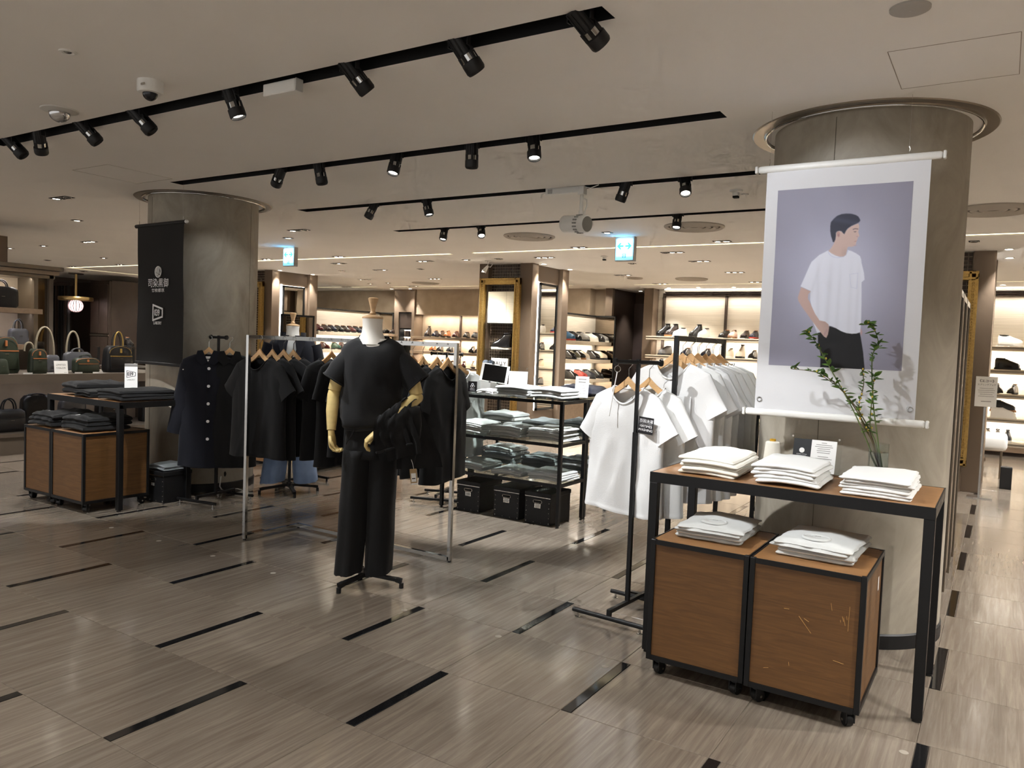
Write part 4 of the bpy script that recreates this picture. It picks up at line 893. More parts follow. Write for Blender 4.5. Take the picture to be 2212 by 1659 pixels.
for k, w_ in enumerate((.13,.16,.15,.12,.15)): g.box(-w_/2-.005, w_/2-.005, -.0079, -.0075, 1.205-k*.022, 1.2085-k*.022)
g.box(-.05,.045,-.0079,-.0075,1.06,1.066); g.build('small_print', M_grey_ink, t)
G().box(-.02,.0,-.003,.003,0,1.0).box(-.12,.12,-.10,.10,0,.012).build('holder_stand', M_steel, t)
# ------------------------------------------------------------------ garments
def tee_geo(L=.70, W=.265, sh=.222, ht=.055, neck=.098, dip=.098, sl=.22, ang=36, fold=.010, seed=1, n=72, ls=0.0, hemw=1.0, slw=1.0):
    rnd = random.Random(seed); p1, p2, p3 = rnd.uniform(0, 6), rnd.uniform(0, 6), rnd.uniform(20, 30)
    key = [(-L, W*1.02*hemw, ht*1.25, 0), (-L*.86, W*1.0*hemw, ht*1.2, 0), (-L*.7, W*.985, ht*1.12, 0), (-L*.56, W*.975, ht*1.06, 0), (-L*.44, W*.98, ht, 0), (-.25, W*.985, ht, 0), (-.19, W*.955, ht*.98, 0), (-.135, sh+.014, ht*.9, .0), (-.09, sh+.006, ht*.75, .20), (-.058, sh-.002, ht*.55, .50), (-.032, sh*.76, ht*.62, .73), (-.013, sh*.54, ht*.75, .90), (0, neck, ht*.95, 1.0)]
    lv = [key[0], (-L+.012, W*1.023*hemw, ht*1.30, 0), (-L+.020, W*1.018*hemw, ht*1.24, 0)]
    for q0, q1 in zip(key[:-1], key[1:]):
        m_ = max(1, int((q1[0]-q0[0])/.03))
        for j in range(m_):
            t = j/m_; z_ = q0[0]+(q1[0]-q0[0])*t
            if z_ > -L+.025: lv.append(tuple(q0[i]+(q1[i]-q0[i])*t for i in range(4)))
    lv.append(key[-1]); dg = [(rnd.uniform(-.7,.7), rnd.uniform(.0,1.0), rnd.uniform(-1.2,1.2), rnd.uniform(.012,.03)) for _ in range(9)]
    rings = []
    for z, hw, hy, wt in lv:
        r = []
        for i in range(n):
            t = 2*pi*i/n; c, s_ = cos(t), sin(t)
            x = hw*(abs(c)**.86)*(1 if c >= 0 else -1); y = (hy+((.88*ht-hy)*max(0, 1-(x/(neck*1.35))**2) if wt > 0 else 0))*(abs(s_)**.8)*(1 if s_ >= 0 else -1)
            d = max(0, min(1, (-z-.06)/(L-.06))); f = fold*(.12+.88*d)
            y += f*(sin(x*p3+p1+z*2)*.8+sin(x*p3*2.1+p2)*.4+nz(x*9+seed, z*3.5, seed)*1.6)*abs(s_)
            for (cx_, cz_, sl_, w_) in dg:                       # long soft creases
                e = (x-cx_*W-sl_*.35*(z+L*cz_)); y += (-1 if y < 0 else 1)*.011*exp(-(e/w_)**2)*exp(-((z+L*cz_)/(.22*L))**2)*abs(s_)*(1 if wt == 0 else 0)
            y += .0045*nz(x*16+seed*3, z*18, y*3)*abs(s_)
            zz = z
            if y < 0 and wt > 0: zz = z-dip*wt*max(0, 1-(x/(neck*1.12))**2)
            elif wt > 0: zz = z-.018*wt*max(0, 1-(x/(neck*1.12))**2)
            if d > .93: zz += .010*sin(x*11+p2)+.008*nz(x*6, seed)
            r.append((x, y, zz))
        rings.append(r)
    body = G().loft(rings, False, False)
    col = G().tube([Vector(p)+Vector((0, -.003 if p[1] < 0 else .002, 0)) for p in rings[-1]], RIB, 6, closed=True)
    sls = []
    for sx in (-1, 1):
        a = radians(ang+rnd.uniform(-4, 4)); dx, dz = sin(a), cos(a); rr = []; m = 20; K = 7 if ls == 0 else 12; ln = sl if ls == 0 else ls
        for k in range(K+1):
            t = k/K; cx = sh-.088+t*ln*dx; cz = -.116-t*ln*dz; hl = (.104-.012*min(1, t*1.5))*slw; 
            if ls: hl = (.10-.045*t)*slw
            ty = ht*(.72 if t < .3 else .72-.22*(t-.3)) ; rg = []
            for i in range(m):
                th = 2*pi*i/m; q = hl*cos(th); yy = ty*sin(th)
                yy += .006*nz(q*20+sx*5+seed, t*4, seed)*min(1, t*3)+(.006*sin(t*26+th*2) if ls else 0)*min(1, t*2)
                rg.append((sx*(cx+q*dz), yy, cz+q*dx))
            rr.append(rg if sx > 0 else rg[::-1])
        sls.append(G().loft(rr, False, False))
    return body, col, sls
RIB = .006
TEE = {}
def tee(key, loc, rz, label, m, group=None, name='t_shirt', cat='shirt', **kw):
    if key not in TEE:
        b, c, s = tee_geo(**kw); TEE[key] = (b.mesh('shirt_body', None, 170), c.mesh('neck_rib', None, 170), s[0].mesh('sleeve', None, 170), s[1].mesh('sleeve', None, 170))
        for me in TEE[key]: me.materials.append(None)
    t = thing(name, label, cat, loc, rz, group)
    for nm, me in zip(('shirt_body', 'neck_rib', 'sleeve', 'sleeve'), TEE[key]):
        o = put(nm, me, t); o.material_slots[0].link = 'OBJECT'; o.material_slots[0].material = m
    return t
def hanger_geo():
    g = G(); rings = []
    for i in range(17):
        x = -.185+.37*i/16; u = abs(x)/.185; z = .030-.145*u**.9+.030*u*u; w = .007+.009*u**2; h = .024+.018*(1-u)
        rings.append([(x, -w, z-h/2), (x, w, z-h/2), (x, w*.8, z+h/2), (x, -w*.8, z+h/2)])
    g.loft(rings)
    hk = G().tube([(0,0,.050),(0,0,.095),(.012,0,.108),(.024,0,.122),(.022,0,.138),(.008,0,.148),(-.008,0,.144),(-.014,0,.133)], .0021, 6)
    return g.mesh('wooden_arm', M_hang, 40), hk.mesh('hook', M_chrome, 60)
HG = hanger_geo()
def hanger(loc, rz, label, group='wooden hangers'):
    t = thing('hanger', label, 'hanger', loc, rz, group); put('wooden_arm', HG[0], t); put('hook', HG[1], t); return t

# --- white shirts on the H-foot stand
RZ = radians(-7)
tee('w1', (-1.795, 4.075, 1.274), RZ, 'white T-shirt with black patch on its chest at the front of the H-foot stand', M_wt, 'white T-shirts', L=.715, W=.245, sh=.212, seed=3, fold=.011, ang=33)
tee('w2', (-1.715, 4.185, 1.274), RZ, 'white T-shirt hanging behind the patched shirt on the H-foot stand', M_wt2, 'white T-shirts', L=.73, W=.245, sh=.212, seed=5, fold=.012, ang=30)
hanger((-1.795, 4.075, 1.280), RZ, 'wooden hanger of the patched white shirt'); hanger((-1.715, 4.185, 1.280), RZ, 'wooden hanger of the rear shirt on the H-foot stand')
pt = thing('patch_card', 'black square card reading 100TIMES WASHING pinned on the white shirt', 'card', (-1.640, 3.986, 1.070), radians(-7)); pt.rotation_euler = (0, radians(4), radians(-7))
G().box(-.046,.046,-.001,.001,-.046,.046).build('card', mat('black_card', S(22,20,24), .5), pt)
text('lettering', '百回洗濯', .0215, M_wht_ink, pt, (0,-.0011,.024), (1,0,0), (0,0,1)); text('lettering', '100TIMES', .0195, M_wht_ink, pt, (0,-.0011,-.004), (1,0,0), (0,0,1)); text('lettering', 'WASHING', .0195, M_wht_ink, pt, (0,-.0011,-.025), (1,0,0), (0,0,1)); G().box(-.040,.040,-.0016,-.0011,.0095,.0106).build('rule', M_wht_ink, pt)
t = thing('measuring_rod', 'white rod hanging from a metal ring on the stand', 'rod', (-1.845, 4.03, 1.297)); G().tube([(.018*cos(i*pi/10), 0, .075+.018*sin(i*pi/10)) for i in range(20)], .0016, 6, closed=True).build('ring', M_steel, t, 60); G().cyl((0,-.002,.058),(-.012,-.06,-.19),.0032,8).build('rod', M_paper, t, 40); G().tube([(.0,0,.093),(.008,0,.11),(.0,0,.122),(-.01,0,.115)], .0018, 6).build('hook', M_chrome, t, 60)
# --- row of white shirts on the garment rack
for k in range(10):
    y = 4.315+k*.083; j = k % 4; rz = radians((-3, 2, -1, 4, 0, -4, 3, -2, 1, -3)[k])
    tee('wr%d' % j, (-1.60+.012*((k*7) % 5-2), y, 1.420), rz, 'white T-shirt on the black garment rack, %s in the row from the front' % ORD[k] if k else 'white pocket T-shirt at the front of the black garment rack', (M_wt, M_wt2)[k % 2], 'white T-shirts', L=.79, W=.27, sh=.232, seed=11+j, fold=.010, ang=34, ht=.046)
    hanger((-1.60+.012*((k*7) % 5-2), y, 1.426), rz, 'wooden hanger on the garment rack, %s from the front' % ORD[k])
pk = G().box(.045,.145,-.0625,-.058,-.315,-.19,.002).build('chest_pocket', M_wt, None); pk.parent = [o for o in COL.objects if o.get('label', '').startswith('white pocket T-shirt at')][0]
# --- black shirts on the chrome rack
for k, y in enumerate((3.765, 3.88, 3.985, 4.08)):
    rz = radians((4, -2, 3, 0)[k]); tee('b%d' % (k % 3), (-4.55, y, 1.328), rz, 'black T-shirt on the left arm of the chrome rack, %s from the front' % ORD[k], M_bk, 'black T-shirts', L=.73, W=.265, sh=.228, seed=31+k % 3, fold=.012, ang=38, ht=.05)
    hanger((-4.55, y, 1.333), rz, 'wooden hanger on the left arm of the chrome rack, %s from the front' % ORD[k])
for k, x in enumerate((-4.24, -4.14, -3.99, -3.84, -3.68, -3.56, -3.46, -3.37, -3.245, -3.155)):
    rz = radians(90+(-4, 5, 0, 3, -3, 2, -6, 4, -3, 3)[k]); c = (M_bk, M_bk2)[k % 2]
    tee('c%d' % (k % 4), (x, 4.17+(.0 if k % 3 else -.008), 1.328), rz, 'black T-shirt on the long arm of the chrome rack, %s from the left' % ORD[k], c, 'black T-shirts', L=(.735, .77, .70, .745)[k % 4], W=.25, sh=.22, seed=41+k % 4, fold=.012, ang=22, ht=.05)
    hanger((x, 4.17, 1.333), rz, 'wooden hanger on the long arm of the chrome rack, %s from the left' % ORD[k])
# --- pale shirt on the third stand
tee('pale', (-4.27, 5.83, 1.231), radians(60), 'pale grey long-sleeved shirt hanging behind the chrome rack', M_lgrey, None, 'long_shirt', 'shirt', L=.80, W=.27, sh=.22, seed=61, ls=.56, ang=14, fold=.014)
hanger((-4.27, 5.83, 1.237), radians(60), 'wooden hanger of the pale grey shirt')
tee('darkc', (-4.42, 5.78, 1.231), radians(65), 'black coat hanging beside the pale grey shirt', M_bk2, None, 'hanging_coat', 'coat', L=.86, W=.27, sh=.22, seed=62, ls=.56, ang=14, fold=.014)
hanger((-4.42, 5.78, 1.237), radians(65), 'wooden hanger of the black coat behind the chrome rack')
# --- navy coats on the left stand
def coat(loc, rz, label, m, seed, buttons=True, L=.99):
    t = tee('coat%d' % seed, loc, rz, label, m, 'navy coats', 'long_coat', 'coat', L=L, W=.235, sh=.215, ht=.065, neck=.07, dip=.05, seed=seed, ls=.60, ang=15, fold=.014, hemw=1.0, slw=1.05)
    for s in (-1, 1):
        G().prism([(0,-.085),(.05,-.115),(.105,-.055),(.085,.012),(.045,.018)] if s > 0 else [(0,-.085),(-.045,.018),(-.085,.012),(-.105,-.055),(-.05,-.115)], (0, -.072, .01), (1,0,0), (0,-.12,.99), .006).build('lapel', m, t)
    if buttons:
        for i in range(5):
            z = -.13-i*.152; G().lathe([(.013,0),(.013,.004),(.009,.005),(.001,.004)], (0,0,0), 16, True).xf(Matrix.Translation((.01, -.076-.006*i, z)) @ Matrix.Rotation(pi/2, 4, 'X')).build('button', M_wht_ink, t, 40)
        G().box(-.02,.02,-.062,-.06,-.075,-.025).build('inner_label', M_paper, t)
        G().bar((-.004,-.070,-.11),(-.004,-.094,-L+.02),.002,.003).build('placket_seam', M_bk2, t)
    return t
coat((-5.845, 4.29, 1.306), radians(48), 'navy coat with five white buttons on the left stand', M_coat, 71)
coat((-5.735, 4.42, 1.306), radians(52), 'plain dark coat hanging behind the buttoned navy coat', M_bk2, 72, False)
hanger((-5.845, 4.29, 1.312), radians(48), 'wooden hanger of the buttoned navy coat'); hanger((-5.735, 4.42, 1.312), radians(52), 'wooden hanger of the plain dark coat')

# ------------------------------------------------------------------ mannequins
def ell(c, rx, ry, n=28, rot=0.0, wob=0.0, seed=0, tilt=(0, 0)):
    r = []
    for i in range(n):
        t = 2*pi*i/n; x = rx*cos(t); y = ry*sin(t); k = 1+wob*nz(cos(t)*2+seed, sin(t)*2, c[2]*9+seed)
        r.append((c[0]+x*k*cos(rot)-y*k*sin(rot), c[1]+x*k*sin(rot)+y*k*cos(rot), c[2]+tilt[0]*x+tilt[1]*y))
    return r
def limb(pts, rad, n=16):
    """tapering limb through joints"""
    P = [Vector(p) for p in pts]; out = []; R = []
    for i in range(len(P)-1):
        for k in range(6):
            t = k/6; out.append(P[i].lerp(P[i+1], t)); R.append(rad[i]+(rad[i+1]-rad[i])*t)
    out.append(P[-1]); R.append(rad[-1]); return G().tube(out, R, n)
def head_block(t, z, lean=(0, 0)):
    x, y = lean
    G().lathe([(.090,-.13),(.078,-.10),(.062,-.06),(.058,-.02),(.060,.012),(.061,.022)], (x, y, z), 32).build('neck', M_linen, t, 60)
    G().lathe([(.061,.022),(.063,.026),(.061,.032),(.040,.040),(.018,.046)], (x, y, z), 32).build('neck_cap', M_wood_lt, t, 40)
    G().lathe([(.014,.044),(.021,.054),(.014,.064),(.013,.070),(.020,.10),(.030,.135),(.031,.142),(.022,.147),(.001,.149)], (x, y, z), 28).build('finial', M_wood_lt, t, 50)
def star_base(t, h, span=.24, a0=0.0, z=.075, legs=4):
    G().cyl((0,0,.05),(0,0,h),.014,14).build('pole', M_black, t, 40)
    for k in range(legs):
        a = a0+k*2*pi/legs; e = Vector((cos(a), sin(a), 0)); p0 = e*.015+Vector((0,0,z)); p1 = e*(span*.85)+Vector((0,0,.05)); p2 = e*span+Vector((0,0,.042))
        o = G().bar(p0, p1, .030, .020).bar(p1, p2, .03, .026).build('base_leg', M_black, t)
        G().cyl((p2.x, p2.y, 0), (p2.x, p2.y, .032), .014, 12).build('base_foot', M_blk, o, 40)
    G().cyl((0,0,.06),(0,0,.10),.026,16).build('base_hub', M_black, t, 40)
def hand(parent, M, curl=.5, mir=1):
    """wooden hand: wrist at origin, fingers along -z, thumb towards +x*mir; palm faces -y"""
    o = G().loft([[(x*w, y*d, z) for x, y in [(cos(2*pi*i/14), sin(2*pi*i/14)) for i in range(14)]] for z, w, d in ((.012,.021,.018),(-.012,.024,.018),(-.04,.036,.017),(-.07,.040,.015),(-.088,.037,.012))]).xf(M).build('palm', M_manwood, parent, 60)
    for k, (x, ln) in enumerate(((-.028,.058),(-.010,.070),(.009,.075),(.028,.068))):
        x *= mir; p = Vector((x, 0, -.083)); pts = [p]; a = .25
        for j, f in enumerate((.44, .32, .24)):
            a += curl*(.8 if j else .55); p = p+Vector((0, -sin(a), -cos(a)))*ln*f; pts.append(p)
        G().tube(pts, [.0095,.009,.0082,.0062], 10).xf(M).build('finger', M_manwood, o, 60)
    G().tube([(mir*.030,-.004,-.028),(mir*.050,-.016,-.048),(mir*.054,-.028,-.072),(mir*.048,-.036,-.092)], [.012,.0105,.009,.0065], 10).xf(M).build('thumb', M_manwood, o, 60)
    return o
# --- front mannequin in black
MR = radians(38)
mq = thing('mannequin', 'headless mannequin with wooden arms in a black T-shirt and black trousers', 'mannequin', (-3.17, 3.46, 0), MR)
star_base(mq, 1.0, .215, radians(-96)-MR, .07, 3); head_block(mq, 1.585, (-.012, 0))
trs = []
for z, rx, ry in ((.94,.145,.105),(1.02,.138,.10),(1.12,.14,.10),(1.25,.165,.115),(1.36,.175,.115),(1.44,.165,.09),(1.47,.11,.07),(1.49,.085,.065)): trs.append(ell((0,0,z), rx, ry))
G().loft(trs).build('torso', M_linen, mq, 60)
# arms (image left = local -x)
G().cyl((-.192,-.0,1.325),(-.222,-.012,1.175),.042,18,.038).build('upper_arm', M_manwood, mq, 40); G().ball((-.224,-.014,1.160), (.036,.036,.036), 16, 8).build('elbow_joint', M_manwood, mq, 170)
limb([(-.224,-.016,1.155),(-.228,-.045,1.06),(-.226,-.075,.945)], [.038,.036,.026]).build('forearm', M_manwood, mq, 60)
hand(mq, Matrix.Translation((-.226,-.078,.935)) @ Matrix.Rotation(radians(70),4,'Z') @ Matrix.Rotation(radians(-8),4,'X'), .75, -1)
G().cyl((.215,-.01,1.325),(.262,-.035,1.165),.043,18,.039).build('upper_arm', M_manwood, mq, 40); G().ball((.264,-.038,1.148), (.038,.038,.038), 16, 8).build('elbow_joint', M_manwood, mq, 170)
limb([(.258,-.05,1.142),(.17,-.14,1.07),(.055,-.205,.965)], [.038,.036,.026]).build('forearm', M_manwood, mq, 60)
hand(mq, Matrix.Translation((.052,-.207,.960)) @ Matrix.Rotation(radians(48),4,'Y') @ Matrix.Rotation(radians(100),4,'Z'), .8, 1)
# T-shirt, bloused at the waist
ts = thing('t_shirt', 'black T-shirt worn by the mannequin, bloused at the waist', 'shirt', (-3.17, 3.46, 0), MR); rings = []; n = 48
for z, rx, ry in ((1.022,.150,.112),(1.000,.158,.118),(.990,.170,.126),(.998,.181,.134),(1.02,.187,.139),(1.055,.187,.139),(1.09,.183,.137),(1.135,.187,.142),(1.16,.182,.138),(1.185,.182,.137),(1.21,.182,.136),(1.24,.184,.136),(1.27,.188,.136),(1.30,.190,.135),(1.33,.193,.134),(1.36,.193,.13),(1.38,.193,.126),(1.40,.191,.12),(1.42,.188,.112),(1.45,.172,.094),(1.475,.138,.082),(1.492,.105,.076),(1.500,.082,.072)):
    r = []
    for i in range(n):
        t = 2*pi*i/n; c, s_ = cos(t), sin(t); x = rx*(abs(c)**.9)*(1 if c > 0 else -1); y = ry*(abs(s_)**.9)*(1 if s_ > 0 else -1)
        f = max(0, min(1, (1.32-z)/.28)); k = 1+f*(.06*sin(3*t+z*26)+.07*nz(c*2.2, s_*2.2, z*11))+.03*nz(c*3, s_*3, z*7)+.02*nz(c*7, s_*7, z*14)
        zz = z+(.030*sin(t*1.0-.4)*f if z < 1.1 else 0)+(.035*c*f if z < 1.1 else 0)
        if z > 1.43 and y < 0: zz -= .045*((z-1.43)/.07)*max(0, 1-(x/.10)**2)
        y2 = y*k-(.012*exp(-((x-.02)/.05)**2-((z-1.3)/.08)**2) if y < 0 else 0)
        r.append((x*k, y2, zz))
    rings.append(r)
G().loft(rings, False, False).build('shirt_body', M_bk, ts, 170); G().tube([(p[0], p[1], p[2]) for p in rings[-1]], .009, 6, closed=True).build('neck_rib', M_bk, ts, 170)
G().tube([(p[0]*1.01, p[1]*1.01, p[2]) for p in rings[2]], .008, 6, closed=True).build('hem', M_bk, ts, 170)
for s, e in ((-1, (-.222,-.010,1.235)), (1, (.270,-.030,1.235))):
    a = Vector((s*.118, 0, 1.405)); b = Vector(e); d = (b-a).normalized(); up = Vector((s*.8, 0, .6)); rr = []
    for k in range(9):
        t = k/8; c = a.lerp(b, t); u1 = (up-d*up.dot(d)).normalized(); u2 = d.cross(u1); hl = .052+.026*min(1, t*1.6); hd = .074
        rr.append([c+u1*(hl*cos(q)*(1+.05*sin(q*3+t*6)))+u2*(hd*sin(q)) for q in [2*pi*i/22 for i in range(22)]])
    G().loft(rr, True, False).build('sleeve', M_bk, ts, 170); G().tube(rr[-1], .005, 5, closed=True).build('sleeve_hem', M_bk, ts, 170)
# trousers
tr = thing('trousers', 'wide black trousers on the front mannequin', 'trousers', (-3.17, 3.46, 0), MR)
def trouser(t, m, zt, zc, hw, hd, ankle, kneex, footx, zb=.055, seed=0, ysh=0.0):
    n = 40; rr = []
    for k in range(9):
        u = k/8; z = zt+(zc-zt)*u; rr.append([(x*(1+.03*nz(x*20, z*6, seed)), y+.008*sin(x*40+seed)*(u if y < 0 else .4), z) for x, y, z in ell((0, 0, z), hw*(.88+.16*u), hd*(.9+.2*u), n)])
    G().loft(rr, True, True).build('hip', m, t, 170)
    for s in (-1, 1):
        rr = []
        for k in range(19):
            u = k/18; z = zc+.05+(zb-zc-.05)*u; cx = (1-u)*s*hw*.46+footx[0 if s < 0 else 1]*u; cy = ysh*sin(u*pi)
            rx = hw*.58+(ankle-hw*.58)*min(1, u*1.05); ry = hd*1.05+(ankle*1.12-hd*1.05)*min(1, u*1.1); r = []
            for i in range(n):
                a = 2*pi*i/n; c, s_ = cos(a), sin(a); kf = 1+.05*sin(a*5+s*2+u*2+seed)*u+.05*nz(c*2+seed, s_*2, z*5+s)
                if s_ < -.96: kf += .05
                r.append((cx+rx*c*kf, cy+ry*s_*kf, z+(.012*sin(a+1)+.008*nz(c*3, s_*3) if u > .94 else 0)))
            rr.append(r)
        G().loft(rr, True, False).build('trouser_leg', m, t, 170)
trouser(tr, M_bk2, 1.05, .78, .158, .122, .082, 0, (-.112, .066), .085, 3)
G().tube([(p[0]*1.02, p[1]*1.02, p[2]) for p in ell((0,0,1.045), .148, .116, 40)], .012, 6, closed=True).build('waistband', M_bk2, tr, 170)
for s in (-1, 1): G().tube([(s*.07,-.128,1.0),(s*.10,-.130,.93),(s*.135,-.112,.87)], .003, 5).build('pocket_edge', M_bk, tr, 60)
# sweatshirt draped over the forearm
sw = thing('sweatshirt', 'black sweatshirt folded over the mannequin forearm with a price tag', 'sweatshirt', (-3.17, 3.46, 0), MR)
P0 = Vector((.205,-.112,1.090)); P1 = Vector((.060,-.205,.985)); ax = (P1-P0)
rr = []
for j in range(25):                                             # across the arm, from back hem over the arm to front hem
    u = j/24; row = []
    for i in range(26):
        v = i/25; c = P0.lerp(P1, v); sag = .010*nz(v*5, u*6, 2); nrm = Vector((-.50,-.82,0)).normalized()
        if u < .42: q = (.42-u)/.42; off = nrm*(-.062-.012*sin(v*9)*q-.02*q)+Vector((.16*q*(1-v)*.8,0,-(.30-.10*v)*q))
        elif u > .58: q = (u-.58)/.42; off = nrm*(.066+.018*sin(v*11+1)*q+.02*nz(v*6, q*4, 5))+Vector((.13*q*(1-v)*.5+.02*q,0,-(.20-.06*v)*q))
        else: a = (u-.42)/.16*pi; off = nrm*(-.064*cos(a))+Vector((0,0,.066*sin(a)+.006*sin(v*20)))
        row.append(c+off+Vector((sag, sag, sag*.5)))
    rr.append(row)
G().loft(rr, False, False, closed=False).build('folded_body', M_bk, sw, 170)
rr2 = [[p+(Vector((.50,.82,0)).normalized()*.010 if k < 12 else Vector((-.50,-.82,0)).normalized()*-.016)+Vector((.05,0,-.055 if k in (0, 24) else -.01)) for p in row] for k, row in enumerate(rr)]
G().loft(rr2, False, False, closed=False).build('under_layer', M_bk2, sw, 170)
G().tube(rr[-1], .008, 6).build('rib_hem', M_bk, sw, 170)
sl = []
for k in range(12):
    u = k/11; c = Vector((.232+.012*sin(u*5), -.13+.05*u, 1.10-.43*u)); sl.append([c+Vector(((.055-.012*u)*cos(a)*(1+.07*sin(3*a+u*7)), (.030)*sin(a), .006*sin(a*2+u*4))) for a in [2*pi*i/18 for i in range(18)]])
G().loft(sl, True, True).build('hanging_sleeve', M_bk2, sw, 170)
tg_ = Matrix.Translation((.262,-.135,.695)) @ Matrix.Rotation(radians(-6),4,'Y')
a_ = G().box(-.020,.020,-.001,.001,-.042,.042).xf(tg_).build('price_tag', mat('kraft', S(168,142,104), .8), sw); G().box(-.014,.014,-.0018,-.0011,-.034,.016).xf(tg_).build('tag_label', M_paper, a_); G().box(-.010,.010,-.0022,-.0019,-.018,-.012).xf(tg_).build('barcode', M_ink, a_)
G().box(-.018,.022,.002,.004,-.052,.036).xf(tg_).build('price_tag', M_paper, sw); G().tube([(.262,-.135,.735),(.255,-.13,.765),(.245,-.125,.79)], .0012, 5).build('tag_string', M_paper, sw)
# --- second mannequin behind the chrome rack
M2 = (-5.66, 5.06, 0); R2 = radians(44)
m2 = thing('mannequin', 'headless mannequin in a navy coat, grey shirt and light jeans by the left column', 'mannequin', M2, R2)
star_base(m2, 1.0, .27, radians(15)); head_block(m2, 1.555)
G().loft([ell((0,0,z), rx, ry) for z, rx, ry in ((.94,.145,.105),(1.12,.14,.10),(1.25,.165,.115),(1.36,.175,.115),(1.44,.15,.085),(1.47,.10,.07))]).build('torso', M_linen, m2, 60)
g2 = thing('t_shirt', 'heather grey T-shirt under the navy coat of the rear mannequin', 'shirt', M2, R2)
G().loft([ell((0,-.004,z), rx, ry, 36, 0, .04, 4) for z, rx, ry in ((.90,.185,.14),(1.0,.18,.135),(1.15,.178,.13),(1.3,.188,.132),(1.38,.186,.12),(1.43,.165,.10),(1.465,.115,.082),(1.48,.085,.076))], False, False).build('shirt_body', M_lgrey, g2, 170)
jn = thing('jeans', 'light blue jeans on the rear mannequin', 'jeans', M2, R2); trouser(jn, M_denim, 1.04, .78, .17, .13, .112, 0, (-.155, .155), .11, 8)
ct = thing('open_coat', 'navy coat worn open on the rear mannequin', 'coat', M2, R2)
rr = []
for z, rx, ry, gap in ((.60,.262,.20,.9),(.75,.255,.19,.85),(.95,.240,.18,.75),(1.15,.232,.165,.62),(1.3,.228,.158,.52),(1.38,.222,.145,.45),(1.43,.195,.118,.42),(1.465,.135,.095,.5),(1.49,.092,.088,.7)):
    rr.append([(x*(1+.03*sin(9*t+z*5)), y*(1+.03*sin(9*t)), z) for t, x, y in [(a, rx*sin(a), -ry*cos(a)) for a in [gap*.42+(2*pi-gap*.84)*i/35 for i in range(36)]]])
G().loft(rr, False, False, closed=False).build('coat_body', M_coat, ct, 170)
for s in (-1, 1):
    limb([(s*.185,0,1.40),(s*.262,.0,1.14),(s*.272,-.05,.86)], [.078,.066,.055], 18).build('sleeve', M_coat, ct, 60)
    G().prism([(s*.03,-.20),(s*.085,-.13),(s*.125,0),(s*.085,.055),(s*.055,0)][::s], (0,-.128,1.43), (1,0,0), (0,.35,.93), .008).build('lapel', M_coat, ct)
    G().loft([[(s*(.075+.045*sin(a)), .02-.085*cos(a)*.9+.06*(1-cos(a))*.5, 1.47+.05*k) for a in [pi*i/8 for i in range(9)]] for k in (0, 1)], False, False, closed=False).build('collar', M_coat, ct, 170)
# ------------------------------------------------------------------ folded clothes
def pillow(w, d, h, seed=1, bend=None, wr=.004, nx=16, ny=12, layers=1, rag=.012):
    """a folded garment: soft slab with rounded folded edges; bend(u,v) lifts it to follow its stack"""
    g = G(); r = h*.55/layers; hl = h/layers
    for l in range(layers):
        top = []; bot = []; sx = rag*nz(seed*3.1, l*1.7); sy = rag*nz(seed*2.3, l*2.9, 4)
        for j in range(ny+1):
            for i in range(nx+1):
                cu = (1-cos(pi*i/nx))/2; cv = (1-cos(pi*j/ny))/2
                x = (cu-.5)*w; y = (cv-.5)*d; e = min(cu*w, (1-cu)*w, cv*d, (1-cv)*d); pf = min(1, e/r); k = sqrt(max(0, 1-(1-pf)**2))
                ex = x+sx+rag*.5*nz(y*16+seed, seed*.7+l)*(1 if abs(cu-.5) > .42 else .2); ey = y+sy+rag*.5*nz(x*16+seed*1.3, seed+l)*(1 if abs(cv-.5) > .42 else .2)
                b = bend(cu, cv) if bend else 0; wz = wr*(nz(x*13+seed, y*13, seed)+.6*nz(x*30+seed, y*26, 1))*pf
                top.append((ex, ey, l*hl+hl*.5+hl*.5*k+b+(wz if l == layers-1 else wz*.3))); bot.append((ex, ey, l*hl+hl*.5-hl*.5*k+b*1.0))
        n = (nx+1)*(ny+1); fs = []
        for j in range(ny):
            for i in range(nx):
                a = j*(nx+1)+i; fs.append((a, a+1, a+nx+2, a+nx+1)); fs.append((n+a, n+a+nx+1, n+a+nx+2, n+a+1))
        bnd = [i for i in range(nx+1)]+[j*(nx+1)+nx for j in range(1, ny+1)]+[ny*(nx+1)+i for i in range(nx-1, -1, -1)]+[j*(nx+1) for j in range(ny-1, 0, -1)]
        for q in range(len(bnd)): a, b = bnd[q], bnd[(q+1) % len(bnd)]; fs.append((a, n+a, n+b, b))
        g.add(top+bot, fs)
    return g
PC = {}
def stack(n, loc, rz, w, d, h, m, label, group, seed=1, bend=None, name='folded_shirt', cat='shirt', wr=.004, jig=.010, layers=1, rag=.012, mats=None, bump=None):
    out = []
    for k in range(n):
        top = (k == n-1); key = (round(w,3), round(d,3), round(h,4), seed+k % 3, layers, rag, wr if top else wr*.4, id(bend))
        if key not in PC:
            PC[key] = pillow(w, d, h*1.06, seed+k % 3, bend, wr if top else wr*.4, layers=layers, rag=rag).mesh(name, None, 170); PC[key].materials.append(None)
        rr = random.Random(seed*17+k); o = put(name, PC[key], None, (loc[0]+rr.uniform(-jig, jig), loc[1]+rr.uniform(-jig, jig), loc[2]+k*h))
        o.rotation_euler = (0, 0, rz+rr.uniform(-.03, .03)); o.material_slots[0].link = 'OBJECT'; o.material_slots[0].material = (mats[k % len(mats)] if mats else m)
        pos = 'on its own' if n == 1 else 'top' if top else 'bottom' if k == 0 else '%s lowest' % ORD[k]
        tag(o, (label % pos) if '%s' in label else label, cat, group); out.append(o)
    return out
